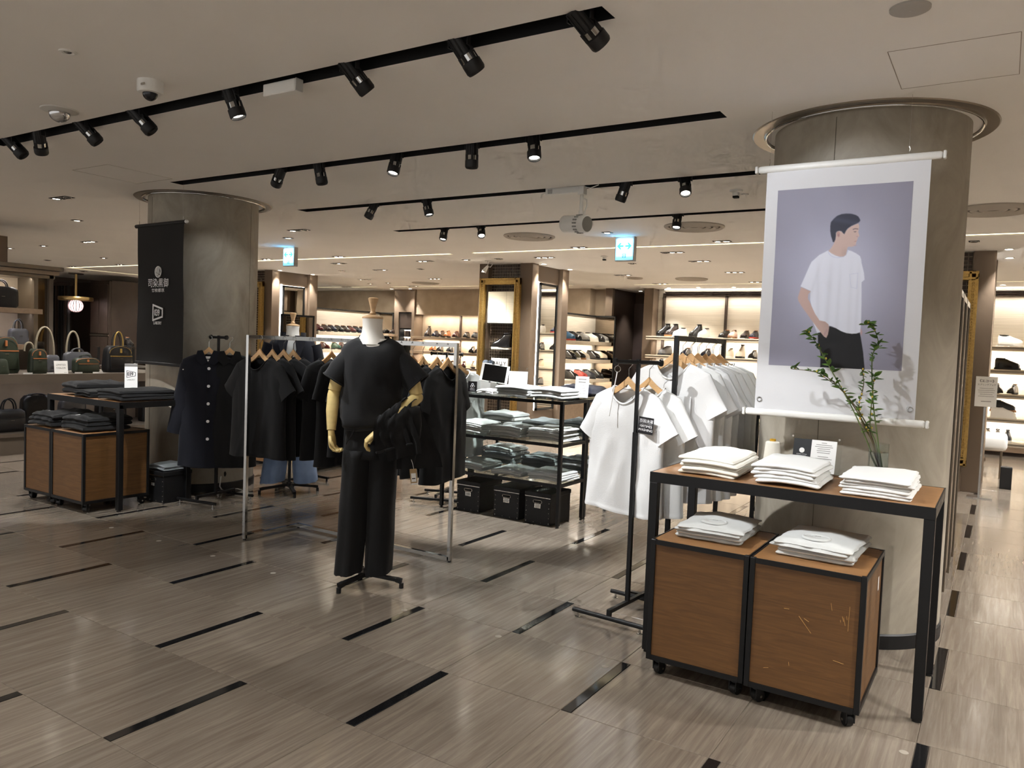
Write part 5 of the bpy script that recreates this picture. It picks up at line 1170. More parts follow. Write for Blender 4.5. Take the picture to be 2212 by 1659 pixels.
wave1 = lambda u, v: .012*sin(u*3.1)*(.6+.4*v)+.010*v-.006*u*(1-v)
wave2 = lambda u, v: .014*sin(u*2.6+.3)*(1-.3*v)+.012*v*(1-u)
wave3 = lambda u, v: .012*sin(u*2.2)*(.5+.5*v)-.008*u
ZT = .896
stack(5, (-1.165, 3.80, ZT), 0, .275, .37, .0165, M_cream, 'ecru folded T-shirt, %s of the left stack on the right table', 'folded ecru shirts', 3, wave1, wr=.005)
stack(5, (-0.81, 3.80, ZT), 0, .275, .40, .0165, M_wt2, 'white folded T-shirt, %s of the middle stack on the right table', 'folded white shirts', 7, wave2, wr=.005)
stack(6, (-0.43, 3.79, ZT), 0, .275, .40, .0135, M_wt2, 'white folded T-shirt, %s of the right stack on the right table', 'folded white shirts', 11, wave3, wr=.005)
def collar_shirt(loc, rz, w, d, h, m, label, seed, mark='039', ink=M_ink, big=True):
    t = thing('folded_shirt', label, 'shirt', loc, rz, 'folded collar shirts')
    bend = lambda u, v: .022*sin(pi*u)*sin(pi*v)**.5
    pillow(w, d, h, seed, bend, .006, layers=2, rag=.02).build('folded_body', m, t, 170)
    def oval(k, dz): return [(.062*k*cos(a), -d*.26+(.044*k if sin(a) > 0 else .056*k)*sin(a), h+.0185+dz-.10*(.062*k*cos(a))**2*20*.1) for a in [2*pi*i/32 for i in range(32)]]
    G().loft([oval(1.0, -.004), oval(.97, .003), oval(.86, .005), oval(.80, .001)], False, False).build('neck_rib', m, t, 170)
    G().loft([oval(.81, .001), oval(.5, -.0005), oval(.1, -.001)], False, True).build('neck_opening', mat('inner_cotton', S(196,196,192), .95), t)
    if mark: G().box(-.032,.032,-d*.26+.006,-d*.26+.030,h+.0185,h+.0195).build('neck_label', m, t); text('lettering', mark, .016, ink, t, (0,-d*.26+.018,h+.0197), (1,0,0), (0,1,0))
    return t
stack(2, (-1.085, 3.60, .63), radians(2), .30, .36, .018, M_lgrey, 'pale folded T-shirt, %s below the open-necked one on the left brown cabinet', 'folded collar shirts', 21, None, wr=.003, rag=.02)
collar_shirt((-1.085, 3.59, .666), radians(3), .30, .37, .028, M_lgrey, 'pale folded T-shirt with open neck on top of the pile on the left brown cabinet', 5)
stack(2, (-0.625, 3.60, .63), radians(-2), .31, .38, .018, M_lgrey, 'pale folded T-shirt, %s below the open-necked one on the scratched cabinet', 'folded collar shirts', 24, None, wr=.003, rag=.02)
collar_shirt((-0.625, 3.59, .666), radians(-4), .32, .38, .028, M_lgrey, 'pale folded T-shirt with open neck on top of the pile on the scratched cabinet', 6)
# piles on the black shelf units
Z3, Z2, Z1 = SHZ[2], SHZ[1], SHZ[0]
def P(n, x, y, z, w, d, h, m, label, seed, **k): return stack(n, (x, y, z+.0005), radians(k.pop('rz', 0)), w, d, h, m, label, 'folded clothes on the black shelves', seed, k.pop('bend', wave2), **k)
P(3, -3.52, 5.70, Z3, .32, .30, .026, M_grey, 'grey folded shirt, %s of the left stack on the glass top', 31)
P(3, -3.17, 5.70, Z3, .30, .32, .026, M_grey, 'grey folded shirt with collar corner, %s of the right stack on the glass top', 33, mats=(M_grey, M_lgrey))
P(2, -3.77, 5.62, Z3, .16, .18, .014, M_wt2, 'white folded towel, %s of the small pair on the glass top', 34)
P(1, -3.16, 6.18, Z3, .34, .36, .085, M_navy, 'navy sweater folded loosely on the rear glass top', 35, wr=.02, name='folded_sweater', cat='sweater')
P(6, -3.96, 5.70, Z2, .30, .32, .014, M_lgrey, 'light grey folded shirt, %s of the left stack on the middle shelf', 41)
P(6, -3.55, 5.68, Z2, .30, .32, .014, M_lgrey, 'light grey folded shirt, %s of the centre stack on the middle shelf', 44, mats=(M_lgrey, M_grey))
P(7, -3.17, 5.69, Z2, .31, .33, .014, M_lgrey, 'light grey folded shirt, %s of the right stack on the middle shelf', 47, mats=(M_lgrey, M_grey))
P(4, -3.95, 6.18, Z2, .32, .34, .034, M_grey, 'grey folded trousers, %s of the left rear pile on the middle shelf', 51, name='folded_trousers', cat='trousers', mats=(M_lgrey, M_grey), wr=.012)
P(3, -3.52, 6.18, Z2, .32, .34, .032, M_grey, 'grey folded trousers, %s of the centre rear pile on the middle shelf', 54, name='folded_trousers', cat='trousers', mats=(M_dgrey, M_grey), wr=.012)
P(4, -3.15, 6.18, Z2, .28, .34, .032, M_dgrey, 'dark grey folded trousers, %s of the right rear pile on the middle shelf', 57, name='folded_trousers', cat='trousers', mats=(M_lgrey, M_dgrey), wr=.012)
P(4, -3.92, 5.69, Z1, .30, .32, .016, M_grey, 'grey folded shirt, %s of the left stack on the low shelf', 61)
P(3, -3.52, 5.68, Z1, .30, .32, .015, M_grey, 'grey folded shirt, %s of the centre stack on the low shelf', 64, mats=(M_grey, M_lgrey))
P(4, -3.15, 5.69, Z1, .31, .33, .016, M_lgrey, 'grey folded shirt, %s of the right stack on the low shelf', 67, mats=(M_lgrey, M_grey))
P(4, -3.95, 6.18, Z1, .32, .34, .036, M_dgrey, 'rolled grey trousers, %s of the left rear pile on the low shelf', 71, name='folded_trousers', cat='trousers', mats=(M_dgrey, M_grey), wr=.014)
P(3, -3.50, 6.18, Z1, .34, .34, .034, M_dgrey, 'rolled grey trousers, %s of the centre rear pile on the low shelf', 74, name='folded_trousers', cat='trousers', mats=(M_dgrey, M_dgrey), wr=.014)
P(4, -3.14, 6.18, Z1, .28, .34, .030, M_dgrey, 'rolled grey trousers, %s of the right rear pile on the low shelf', 77, name='folded_trousers', cat='trousers', mats=(M_lgrey, M_dgrey), wr=.014)
for k, (z, n, m) in enumerate(((Z1, 4, M_dgrey), (Z2, 4, M_dgrey), (Z3, 4, M_bk))): P(n, -1.27, 6.0, z, .34, .36, .038, m, ['dark rolled trousers, %s of the low pile behind the banner column', 'dark folded trousers, %s of the middle pile behind the banner column', 'black folded jeans, %s of the upper pile behind the banner column'][k], 81+k, name='folded_trousers', cat='trousers', wr=.014)
# black clothes on the left table and its cabinets
ZL = .896
P(2, -6.86, 3.87, ZL, .34, .44, .048, M_bk, 'black hooded sweatshirt, %s of the thick pile on the left table', 91, wr=.02, rz=-6, name='folded_hoodie', cat='sweatshirt')
P(4, -6.60, 3.70, ZL, .22, .20, .012, M_bk2, 'thin black folded shirt, %s of the low stack on the left table', 94)
P(3, -6.20, 3.86, ZL, .36, .50, .026, M_bk, 'black folded trousers, %s of the pile at the right end of the left table', 97, name='folded_trousers', cat='trousers', wr=.010)
rr = []
for k in range(9):
    u = k/8; rr.append([(cx, cy, .175*u) for cx, cy, _ in ell((.03*u, .02*u, 0), .095*(1-u)**.8+.012, .085*(1-u)**.8+.012, 22, 0, .12, 3)])
o = G().loft(rr).build('folded_hood', M_bk2, None, 170, (-6.66, 4.07, ZL)); tag(o, 'pointed black hood standing at the back of the left table', 'sweatshirt')
o = G().box(-.02,.02,-.001,.001,0,.018).build('swing_tag', M_paper, None, None, (-6.72, 3.985, ZL+.0)); tag(o, 'small white tag beside the pointed black hood', 'tag')
for (x, y, s, lb_) in ((-6.84, 3.60, 101, 'black folded shirt, %s of the left pile under the left table'), (-6.40, 3.62, 104, 'black folded shirt, %s of the right pile under the left table')):
    P(3, x, y, .6405, .36, .40, .034, M_bk, lb_, s, wr=.022, rag=.04)
    o = G().box(-.045,.045,-.02,.02,0,.001).build('swing_tag', M_paper, None, None, (x-.09, y-.14, .6405+.112)); o.rotation_euler = (radians(10), radians(-12), .6); tag(o, 'crumpled white tag on the %s black pile' % ('left' if s == 101 else 'right'), 'tag')
o = P(3, -6.18, 4.13, .2705, .24, .22, .012, M_dgrey, 'dark folded paper bag, %s of the pile on the storage box', 107, name='folded_bag', cat='bag')
# ------------------------------------------------------------------ small things on the right table
t = thing('yarn_cone', 'large cream cone of yarn with a yellow core on the right table', 'yarn', (-.965, 4.02, ZT))
prof = [(.047,0),(.047,.004)]
for k in range(30): z = .006+k*.0048; r = .047-.012*k/30; prof += [(r, z), (r-.0009, z+.0024)]
G().lathe(prof+[(.030,.152),(.014,.154)], (0,0,0), 32, True).build('wound_yarn', M_cream, t, 50); G().lathe([(.014,.15),(.015,.164),(.010,.166),(.001,.164)], (0,0,0), 20).build('cone_core', mat('yellow_core', S(206,158,40), .5), t, 40)
t = thing('cotton_box', 'clear box of raw cotton next to the yarn cone', 'box', (-1.065, 4.02, ZT)); G().box(-.05,.05,-.045,.045,0,.07).build('clear_box', M_acryl, t); g = G()
for k in range(9): g.ball((random.uniform(-.028,.028), random.uniform(-.025,.025), .02+random.random()*.03), random.uniform(.014,.02), 10, 6)
g.build('cotton', M_cream, t, 170)
t = thing('info_frame', 'clear acrylic frame with a black and white leaflet on the right table', 'frame', (-.775, 4.06, ZT), radians(-3)); t.rotation_euler = (radians(-12), 0, radians(-3))
G().box(-.127,.127,0,.006,0,.20,.004).build('back_plate', M_acryl, t); G().box(-.105,-.018,-.0014,-.0004,.015,.176).build('black_leaf', mat('leaf_black', S(34,36,38), .45), t); G().box(-.018,.102,-.0014,-.0004,.015,.176).build('white_leaf', M_paper, t)
for x in (-.112, .112): G().cyl((x,-.004,.186),(x,.01,.186),.005,12).build('screw', M_steel, t, 40)
G().cyl((-.062,-.0016,.118),(-.062,-.0022,.118),.013,20).build('emblem', M_paper, t)
text('lettering', 'ORGANIC COTTON', .0055, M_wht_ink, t, (-.062,-.0017,.098), (1,0,0), (0,0,1)); text('lettering', 'THE NATURAL WHITE', .0045, M_wht_ink, t, (-.062,-.0017,.091), (1,0,0), (0,0,1))
g = G()
for k, w_ in enumerate((.025,.075,.085,.06,.065,.06,0,.05,.085,.06,.08,.05)):
    if w_: g.box(.042-w_/2,.042+w_/2,-.0018,-.0014,.162-k*.0098,.1645-k*.0098)
g.build('small_print', M_grey_ink, t); G().box(-.06,.06,.0,.07,.0,.004).build('foot', M_acryl, t)
t = thing('glass_vase', 'clear cylinder vase with water on the right table', 'vase', (-.475, 4.02, ZT))
G().lathe([(.001,.0),(.044,.0),(.045,.004),(.045,.192),(.0425,.192),(.0425,.012),(.001,.012)], (0,0,0), 40).build('glass_wall', M_glass, t, 40); G().lathe([(.001,.0125),(.042,.0125),(.042,.150),(.001,.150)], (0,0,0), 36).build('water', mat('water', (.97,.985,.98,1), 0, trans=1, ior=1.33), t, 40)
BR = [[(-.453,.951),(-.512,1.103),(-.625,1.293),(-.737,1.400),(-.888,1.421)],[(-.453,.951),(-.579,1.208),(-.717,1.444),(-.788,1.566),(-.829,1.605)],[(-.453,.945),(-.525,1.146),(-.637,1.315),(-.762,1.408)],[(-.447,.945),(-.486,1.128),(-.514,1.301),(-.525,1.497),(-.504,1.552),(-.531,1.639),(-.563,1.645)],[(-.456,.95),(-.500,1.08),(-.545,1.165),(-.571,1.253),(-.557,1.364),(-.567,1.429)],[(-.456,.95),(-.488,1.08),(-.520,1.169),(-.513,1.323),(-.510,1.411)]]
NB = ['longest leaning left', 'reaching up left over the printed trousers', 'short one with brown buds leaning left', 'tallest upright at the right', 'thin upright with closed buds', 'short upright beside the tallest']
leafp = [(0,0),(.006,.006),(.0085,.014),(.006,.024),(0,.034),(-.006,.024),(-.0085,.014),(-.006,.006)]
gl = G(); gl.add([(x, y, .003*abs(x)/.008) for x, y in leafp]+[(0,.012,-.001),(0,.024,-.001)], [(0,1,8),(1,2,8),(2,3,9,8),(3,4,9),(4,5,9),(5,6,8,9),(6,7,8),(7,0,8)]); ML = [mat('leaf_a', S(86,120,46), .5), mat('leaf_b', S(62,94,38), .5)]
LM = [gl.mesh('leaf', m, 60) for m in ML]; bud = G().ball((0,0,.004), (.0042,.0042,.0065), 8, 5).mesh('bud', mat('bud_yellow', S(206,176,70), .6), 170)
for b, pts in enumerate(BR):
    t = thing('branch', 'leafy green branch in the glass vase, %s' % NB[b], 'branch', (-.455, 4.02, ZT+.02), 0, 'branches in the vase')
    P3 = [Vector((x+.455, (random.random()-.5)*.05+(-.05 if i > 1 else 0)*(i/len(pts)), z-ZT-.02)) for i, (x, z) in enumerate(pts)]; P3[0] = Vector((P3[0].x, random.uniform(-.015,.015), .0))
    sm = []
    for i in range(len(P3)-1):
        a = P3[max(i-1,0)]; p = P3[i]; q = P3[i+1]; c = P3[min(i+2,len(P3)-1)]
        for k in range(6):
            s_ = k/6; sm.append(.5*((2*p)+(q-a)*s_+(2*a-5*p+4*q-c)*s_*s_+(3*p-a-3*q+c)*s_**3))
    sm.append(P3[-1]); n = len(sm); G().tube(sm, [.0032*(1-.7*i/n)+.0006 for i in range(n)], 6).build('stem', mat('stem_'+'ab'[b % 2], S(84,98,48) if b % 2 else S(92,80,50), .6), t, 60)
    rb = random.Random(b+5); i0 = 8 if b in (0, 1, 2, 3) else 10
    for i in range(i0, n):
        for rep in range(2 if rb.random() < .75 else 1):
            a = rb.uniform(0, 2*pi); el = rb.uniform(-.3, .9); sc = rb.uniform(.75, 1.55)*(.65 if b == 4 else 1.0)
            o = put('leaf', LM[rb.randint(0, 1)], t, sm[i]); o.rotation_euler = (el, rb.uniform(-.6,.6), a); o.scale = (sc, sc, sc)
        if rb.random() < .4: o = put('bud', bud, t, sm[i]+Vector((rb.uniform(-.006,.006), rb.uniform(-.006,.006), .003)))
# ------------------------------------------------------------------ things on the glass top
t = thing('tablet', 'white tablet on a stand over the grey shelf', 'tablet', (-3.83, 5.76, SHZ[2]), radians(30)); M_ = Matrix.Translation((0,0,.175)) @ Matrix.Rotation(radians(-18),4,'X') @ Matrix.Rotation(radians(7),4,'Y')
G().box(-.125,.125,-.004,.004,-.085,.085,.003).xf(M_).build('tablet_case', M_white, t); G().box(-.102,.102,-.0052,-.0038,-.075,.075).xf(M_).build('screen', mat('screen_off', S(8,8,9), .06), t)
for x in (-.03, .04):
    for z in (-.088, .082): G().box(x-.009,x+.009,-.009,.006,z,z+.008,.002).xf(M_).build('clip', M_blk, t)
G().box(-.035,.035,.0,.012,0,.10).cyl((0,.01,.09),(0,.02,.17),.012,12).box(-.05,.05,-.04,.06,0,.006).build('tablet_stand', M_white, t, 40)
t = thing('logo_card', 'small black card with a round white flower emblem on the glass top', 'card', (-3.95, 5.60, SHZ[2]), radians(24)); G().box(-.045,.045,-.012,.012,0,.105).build('clear_holder', M_acryl, t); G().box(-.040,.040,-.0136,-.0124,.012,.102).build('card', mat('black_card', S(22,20,24), .5), t); g = G()
for k in range(3):
    a = pi/2+k*2*pi/3; g.tube([(.011*cos(a)+.0085*cos(q), -.0142, .064+.011*sin(a)+.0085*sin(q)) for q in [2*pi*i/14 for i in range(14)]], .0022, 5, closed=True)
g.build('emblem', M_wht_ink, t, 60); text('lettering', '御黒染司', .011, M_wht_ink, t, (0,-.0137,.036), (1,0,0), (0,0,1)); G().box(-.022,.022,-.0142,-.0137,.024,.027).build('rule', M_wht_ink, t)
o = thing('card_holder', 'clear acrylic card holder behind the black emblem card', 'holder', (-4.05, 5.62, SHZ[2]), radians(24)); G().box(-.04,.04,-.02,.02,0,.085).build('clear_block', M_acryl, o); G().box(-.03,.03,-.0205,-.02,.01,.075).build('card', mat('pale_card', S(200,204,208), .6), o)
t = thing('notice_card', 'white notice in a clear stand behind the grey shirts', 'sign', (-3.03, 5.90, SHZ[2]), radians(18)); M_ = Matrix.Rotation(radians(-14),4,'X'); G().box(-.062,.062,0,.006,0,.20).xf(M_).build('clear_holder', M_acryl, t); G().box(-.058,.058,-.0012,0,.01,.195).xf(M_).build('notice', M_paper, t); g = G()
for k, (w_, hh) in enumerate(((.07,.010),(.062,.009),(.04,.003),(.055,.003),(.075,.003),(.06,.003))): g.box(-w_/2,w_/2,-.0017,-.0012,.165-k*.024,.165+hh-k*.024)
g.xf(M_).build('small_print', M_grey_ink, t)
t = thing('paper_sign', 'clear frame with a pale sheet leaning behind the tablet', 'sign', (-3.66, 5.88, SHZ[2]), radians(25)); M_ = Matrix.Rotation(radians(-12),4,'X'); G().box(-.10,.10,0,.006,0,.25).xf(M_).build('clear_frame', M_acryl, t); G().box(-.085,.085,-.0012,0,.01,.205).xf(M_).build('sheet', mat('pale_card', S(200,204,208), .6), t); G().cyl((.075,-.004,.232),(.075,.008,.232),.005,10).xf(M_).build('screw', M_steel, t)
t = thing('scarf_stand', 'pale box topped with a knotted blue check scarf behind the glass top', 'display', (-4.06, 6.0, SHZ[2]), radians(20)); G().box(-.06,.06,-.05,.05,0,.19,.002).build('plinth_box', M_paper, t); g = G()
for k in range(7): a = k*.9; g.ball((.03*cos(a), .02*sin(a), .235+.025*sin(a*2.1)), (.032,.03,.03), 12, 7)
g.build('knotted_scarf', mat('check_cloth', S(60,78,100), .9, col2=S(170,178,184), vscale=26), t, 170); G().lathe([(.012,.19),(.012,.215)], (0,0,0), 12).build('peg', M_wood_lt, t)
# ------------------------------------------------------------------ white banner with the printed photograph
import numpy as np
PRINT = {
'hair': [(.422,.215),(.426,.193),(.446,.176),(.47,.161),(.502,.153),(.535,.151),(.576,.154),(.609,.162),(.626,.17),(.635,.179),(.644,.192),(.637,.201),(.628,.206),(.606,.213),(.582,.22),(.566,.228),(.554,.234),(.543,.246),(.532,.264),(.519,.256),(.51,.247),(.493,.244),(.477,.247),(.469,.254),(.47,.271),(.468,.29),(.46,.305),(.449,.305),(.442,.289),(.432,.27),(.425,.245)],
'skin': [(.532,.264),(.543,.246),(.566,.228),(.598,.217),(.63,.209),(.637,.222),(.636,.243),(.633,.255),(.643,.276),(.632,.285),(.63,.294),(.625,.303),(.623,.312),(.619,.324),(.607,.331),(.587,.334),(.566,.332),(.559,.341),(.556,.359),(.553,.374),(.538,.384),(.513,.386),(.479,.379),(.444,.366),(.42,.353),(.438,.338),(.453,.32),(.46,.305),(.468,.29),(.47,.271),(.47,.254),(.481,.246),(.497,.245),(.514,.251)],
'tee': [(.418,.349),(.44,.363),(.47,.377),(.505,.387),(.534,.388),(.554,.377),(.56,.359),(.564,.35),(.593,.357),(.627,.37),(.656,.385),(.666,.404),(.67,.422),(.692,.477),(.699,.513),(.678,.527),(.687,.646),(.692,.743),(.69,.798),(.663,.806),(.63,.808),(.589,.805),(.546,.794),(.512,.78),(.477,.768),(.456,.766),(.395,.803),(.368,.809),(.333,.751),(.341,.71),(.317,.666),(.299,.623),(.298,.576),(.304,.574),(.219,.547),(.28,.434),(.295,.41),(.352,.373)],
'arm': [(.224,.552),(.202,.61),(.208,.629),(.237,.661),(.284,.704),(.331,.748),(.386,.797),(.423,.828),(.44,.834),(.451,.815),(.457,.777),(.451,.759),(.424,.744),(.381,.738),(.344,.701),(.301,.641),(.281,.616),(.283,.591),(.301,.576)],
'pants': [(.372,.807),(.395,.803),(.436,.834),(.459,.768),(.512,.78),(.563,.799),(.63,.808),(.687,.801),(.697,.828),(.72,.907),(.741,1.01),(.408,1.01),(.403,.922),(.38,.872)],
'hand2': [(.691,.774),(.707,.798),(.7,.819),(.691,.804)],
'ear': [(.473,.254),(.481,.247),(.493,.249),(.501,.26),(.499,.275),(.489,.28),(.479,.272)],
'eye': [(.597,.253),(.61,.2505),(.622,.2505),(.611,.2555)], 'brow': [(.592,.242),(.609,.238),(.632,.241),(.632,.237),(.609,.234),(.591,.238)], 'mouth': [(.603,.306),(.617,.303),(.628,.301),(.617,.307)],
'pocket': [(.588,.483),(.648,.477),(.646,.561),(.603,.554)]}
NU, NV = 230, 330; AR = .902/.626
uu, vv = np.meshgrid(np.linspace(0, 1, NU), np.linspace(0, 1, NV)); X_ = uu; Y_ = vv*AR
def sdf(poly):
    p = np.array(poly)*np.array([1, AR]); d = np.full(X_.shape, 9.0); ins = np.zeros(X_.shape, bool)
    for a, b in zip(p, np.roll(p, -1, 0)):
        e = b-a; wx = X_-a[0]; wy = Y_-a[1]; t = np.clip((wx*e[0]+wy*e[1])/(e@e+1e-12), 0, 1)
        d = np.minimum(d, np.hypot(wx-e[0]*t, wy-e[1]*t)); c = ((a[1] <= Y_) != (b[1] <= Y_)); xi = a[0]+(Y_-a[1])/(e[1] if abs(e[1]) > 1e-9 else 1e-9)*e[0]; ins ^= c & (X_ < xi)
    return np.where(ins, -d, d)
lin = lambda r, g, b: np.array(S(r, g, b)[:3])
img = np.zeros((NV, NU, 3)); g0 = np.exp(-(((X_-.50)/.42)**2+((Y_-.75)/.50)**2))[..., None]
img[:] = lin(136,133,148); img = img*(1-g0)+lin(190,192,214)*g0  # paler lavender centre: the bluish light pool put into the print colour
fold_ = (np.sin(X_*9+Y_*4)*.5+np.sin(X_*17-Y_*11+1)*.3)[..., None]; img *= 1+.035*fold_
def blend(img, m, c, soft=.004, k=1.0):
    a = np.clip(.5-m/soft, 0, 1)[..., None]*k; return img*(1-a)+c*a
T_ = lin(226,229,242)*np.ones_like(img)
for (x0, w, s_, amp) in ((.36,.015,.05,.07),(.44,.02,-.02,.09),(.515,.015,-.01,.06),(.60,.016,.01,.05),(.655,.014,.0,.06),(.29,.014,-.25,.06)):
    T_ *= 1-amp*np.exp(-((X_-x0-s_*(Y_-.9))/w)**2)[..., None]*np.clip((Y_-.52)*4, 0, 1)[..., None]
T_ *= 1-.10*np.clip((Y_-1.0)*2, 0, 1)[..., None]
img = blend(img, sdf(PRINT['hand2']), lin(186,156,158)); img = blend(img, sdf(PRINT['pants']), lin(18,18,22))
dt = sdf(PRINT['tee']); img = blend(img, dt, T_); dp = np.abs(sdf(PRINT['pocket'])); img = blend(img, dp-.0015, lin(196,202,226), .004, .8)
col_ = np.abs(np.hypot((X_-.492)/.075, (Y_-.50)/.062)-1); img = blend(img, np.where((Y_ > .505) & (dt < 0), col_*.07-.004, 1), lin(205,210,234), .004, .7)
sk = lin(206,180,172)*np.ones_like(img); sk *= 1-.22*np.clip(1-np.abs(X_-.555)/.05, 0, 1)[..., None]*np.clip(1-np.abs(Y_-.53)/.06, 0, 1)[..., None]
ds = sdf(PRINT['skin']); img = blend(img, ds, sk); img = blend(img, ds+.010, sk*.97); da = sdf(PRINT['arm']); ash = (1-.28*np.clip((X_-.27-(Y_-.85)*.45)*9, 0, 1))[..., None]; img = blend(img, da, lin(198,170,162)*ash)
img = blend(img, sdf(PRINT['ear']), lin(186,150,142)); img = blend(img, np.hypot((X_-.488)/.6, (Y_-.385))-.008, lin(160,120,130))
hr = lin(48,50,66)*np.ones_like(img); hr *= 1+.5*np.exp(-((Y_-.27-.25*(X_-.5))/.02)**2)[..., None]; img = blend(img, sdf(PRINT['hair']), hr, .006)
img = blend(img, sdf(PRINT['brow']), lin(90,80,96)); img = blend(img, sdf(PRINT['eye']), lin(70,62,78)); img = blend(img, sdf(PRINT['mouth']), lin(170,122,122))
img = blend(img, np.hypot((X_-.627)/1.0, Y_-.402)-.004, lin(176,140,150), .008); img = blend(img, np.hypot((X_-.615)/2.2, (Y_-.470)/.9)-.004, lin(190,158,166), .01)
for (x, y) in ((.43,1.16),(.425,1.175),(.44,1.145)): img = blend(img, np.hypot((X_-x)/.5, (Y_-y)/1.6)-.006, lin(176,140,148), .012)
bn = thing('photo_banner', 'white hanging banner with a printed photo of a person in a white T-shirt', 'banner', (-.722, 4.15, 1.19))
def bsurf(x, z): return .006*sin(z*4+x*2)+.004*nz(x*4, z*4)
def sheet(x0, x1, z0, z1, nx, ny, yoff):
    g = G(); v = [(x0+(x1-x0)*i/nx, bsurf(x0+(x1-x0)*i/nx, z0+(z1-z0)*j/ny)+yoff, z0+(z1-z0)*j/ny) for j in range(ny+1) for i in range(nx+1)]
    return g.add(v, [(j*(nx+1)+i, j*(nx+1)+i+1, (j+1)*(nx+1)+i+1, (j+1)*(nx+1)+i) for j in range(ny) for i in range(nx)])
g = sheet(-.378,.378,.012,1.245,40,60,.0); b2 = sheet(-.378,.378,.012,1.245,40,60,.0012); g.add(b2.v, [f[::-1] for f in b2.f])
M_ban = mat('banner_cloth', S(214,214,216), .75, bump=.15, bscale=18); g.build('banner_sheet', M_ban, bn, 170)
px0, px1, pz1, pz0 = -1.04+.722, -.414+.722, 2.335-1.19, 1.433-1.19
me = bpy.data.meshes.new('printed_photo'); vs_ = []
for j in range(NV):
    z = pz1+(pz0-pz1)*j/(NV-1)
    for i in range(NU): x = px0+(px1-px0)*i/(NU-1); vs_.append((x, bsurf(x, z)-.0009, z))
me.from_pydata(vs_, [], [(j*NU+i, (j+1)*NU+i, (j+1)*NU+i+1, j*NU+i+1) for j in range(NV-1) for i in range(NU-1)])
ca = me.color_attributes.new('print', 'FLOAT_COLOR', 'POINT'); ca.data.foreach_set('color', np.concatenate([np.clip(img, 0, 1), np.ones((NV, NU, 1))], 2).astype(np.float32).ravel())
me.materials.append(mat('photo_print', (.5,.5,.5,1), .6, vcol=True)); me.polygons.foreach_set('use_smooth', [True]*len(me.polygons)); put('printed_photo', me, bn)
for z, nm in ((1.258, 'top_rail'), (-.006, 'bottom_rail')):
    G().box(-.425,.425,-.016,.016,z-.018,z+.018,.012).build(nm, M_white, bn, 60)
    for s in (-1, 1): o = G().box(s*.425,s*.440,-.017,.017,z-.019,z+.019,.006).build('end_cap', M_white, bn, 40); G().box(s*.4398,s*.4405,-.009,.009,z-.009,z+.009).build('cap_hole', mat('cap_grey', S(120,118,114), .6), o)
for x in (-.355, .355): G().tube([(x+.012*cos(a), bsurf(x,.06)-.002, .06+.012*sin(a)) for a in [2*pi*i/16 for i in range(16)]], .0028, 6, closed=True).build('eyelet', M_chrome, bn, 60)
for x in (-.37, .28): G().tube([(x,0,1.276),(x+.004,0,1.30),(x,0,1.31)], .002, 6).cyl((x,0,1.305),(x,.0,ZC-1.19),.0008,6).build('hanging_wire', M_steel, bn, 60)
# ------------------------------------------------------------------ black banner on the left column
bb = thing('logo_banner', 'black hanging banner with white emblems on the left column', 'banner', (-6.36, 4.15, 1.19), radians(-3))
g = sheet(-.37,.37,.012,1.225,24,36,.0); b2 = sheet(-.37,.37,.012,1.225,24,36,.0012); g.add(b2.v, [f[::-1] for f in b2.f]); g.build('banner_sheet', mat('black_banner', S(27,26,26), .8, bump=.1, bscale=18), bb, 170)
G().cyl((-.40,0,1.235),(.385,0,1.235),.017,18).build('top_rail', M_blk, bb, 40); G().box(-.385,.385,-.010,.010,-.012,.014,.004).build('bottom_rail', M_blk, bb, 40)
for s, z in ((1,1.235),(-1,-.0),(1,-.0)): G().ball((s*.40 if z > 1 else s*.395,0,z-(.0 if z > 1 else .03)), (.022,.016,.016), 14, 8).build('end_knob', M_white, bb, 170)
for x in (-.35, .35): G().tube([(x,0,1.252),(x,0,1.28)], .003, 6).cyl((x,0,1.27),(x,.0,ZC-1.19),.0008,6).build('hanging_wire', M_steel, bb, 60)
fy = -.0125
def ring(cx, cz, rx, rz, w, n=40): return G().tube([(cx+rx*cos(2*pi*i/n), fy, cz+rz*sin(2*pi*i/n)) for i in range(n)], w, 6, closed=True)
g = ring(-.005, .815, .046, .046, .006)
for a, b, c in (((-.028,.85),(-.026,.82),(-.012,.79)),((-.008,.855),(-.008,.82),(.006,.79)),((.012,.853),(.012,.82),(.022,.795))): g.tube([(p[0]-.005, fy, p[1]) for p in (a, b, c)], [.005,.005,.003], 6)
g.tube([(-.04,fy,.80),(-.02,fy,.79),(.015,fy,.777),(.035,fy,.785)], [.004,.005,.005,.003], 6); g.build('round_emblem', M_wht_ink, bb, 60)
text('lettering', '司染黒御', .084, M_wht_ink, bb, (-.005, fy, .712), (1,0,0), (0,0,1), bold=.0004, sx=1.0); text('lettering', '廿枚都京', .036, M_wht_ink, bb, (-.005, fy, .650), (1,0,0), (0,0,1), bold=.0003, sx=1.45)
def trapezoid(g, cx, cz, y, s, w):
    q = [(-.075,-.068),(-.075,.068),(.075,.034),(.075,-.036)]
    for a, b in zip(q, q[1:]+q[:1]): g.bar((cx+a[0]*s, y, cz+a[1]*s), (cx+b[0]*s, y, cz+b[1]*s), .0012, w, (0,-1,0.001)) if False else g.prism([(0,-w/2),(hypot(b[0]-a[0],b[1]-a[1])*s+w/2,-w/2),(hypot(b[0]-a[0],b[1]-a[1])*s+w/2,w/2),(0,w/2)], (cx+a[0]*s, y, cz+a[1]*s), Vector((b[0]-a[0],0,b[1]-a[1])).normalized(), Vector((-(b[1]-a[1]),0,b[0]-a[0])).normalized(), .0008)
    return g
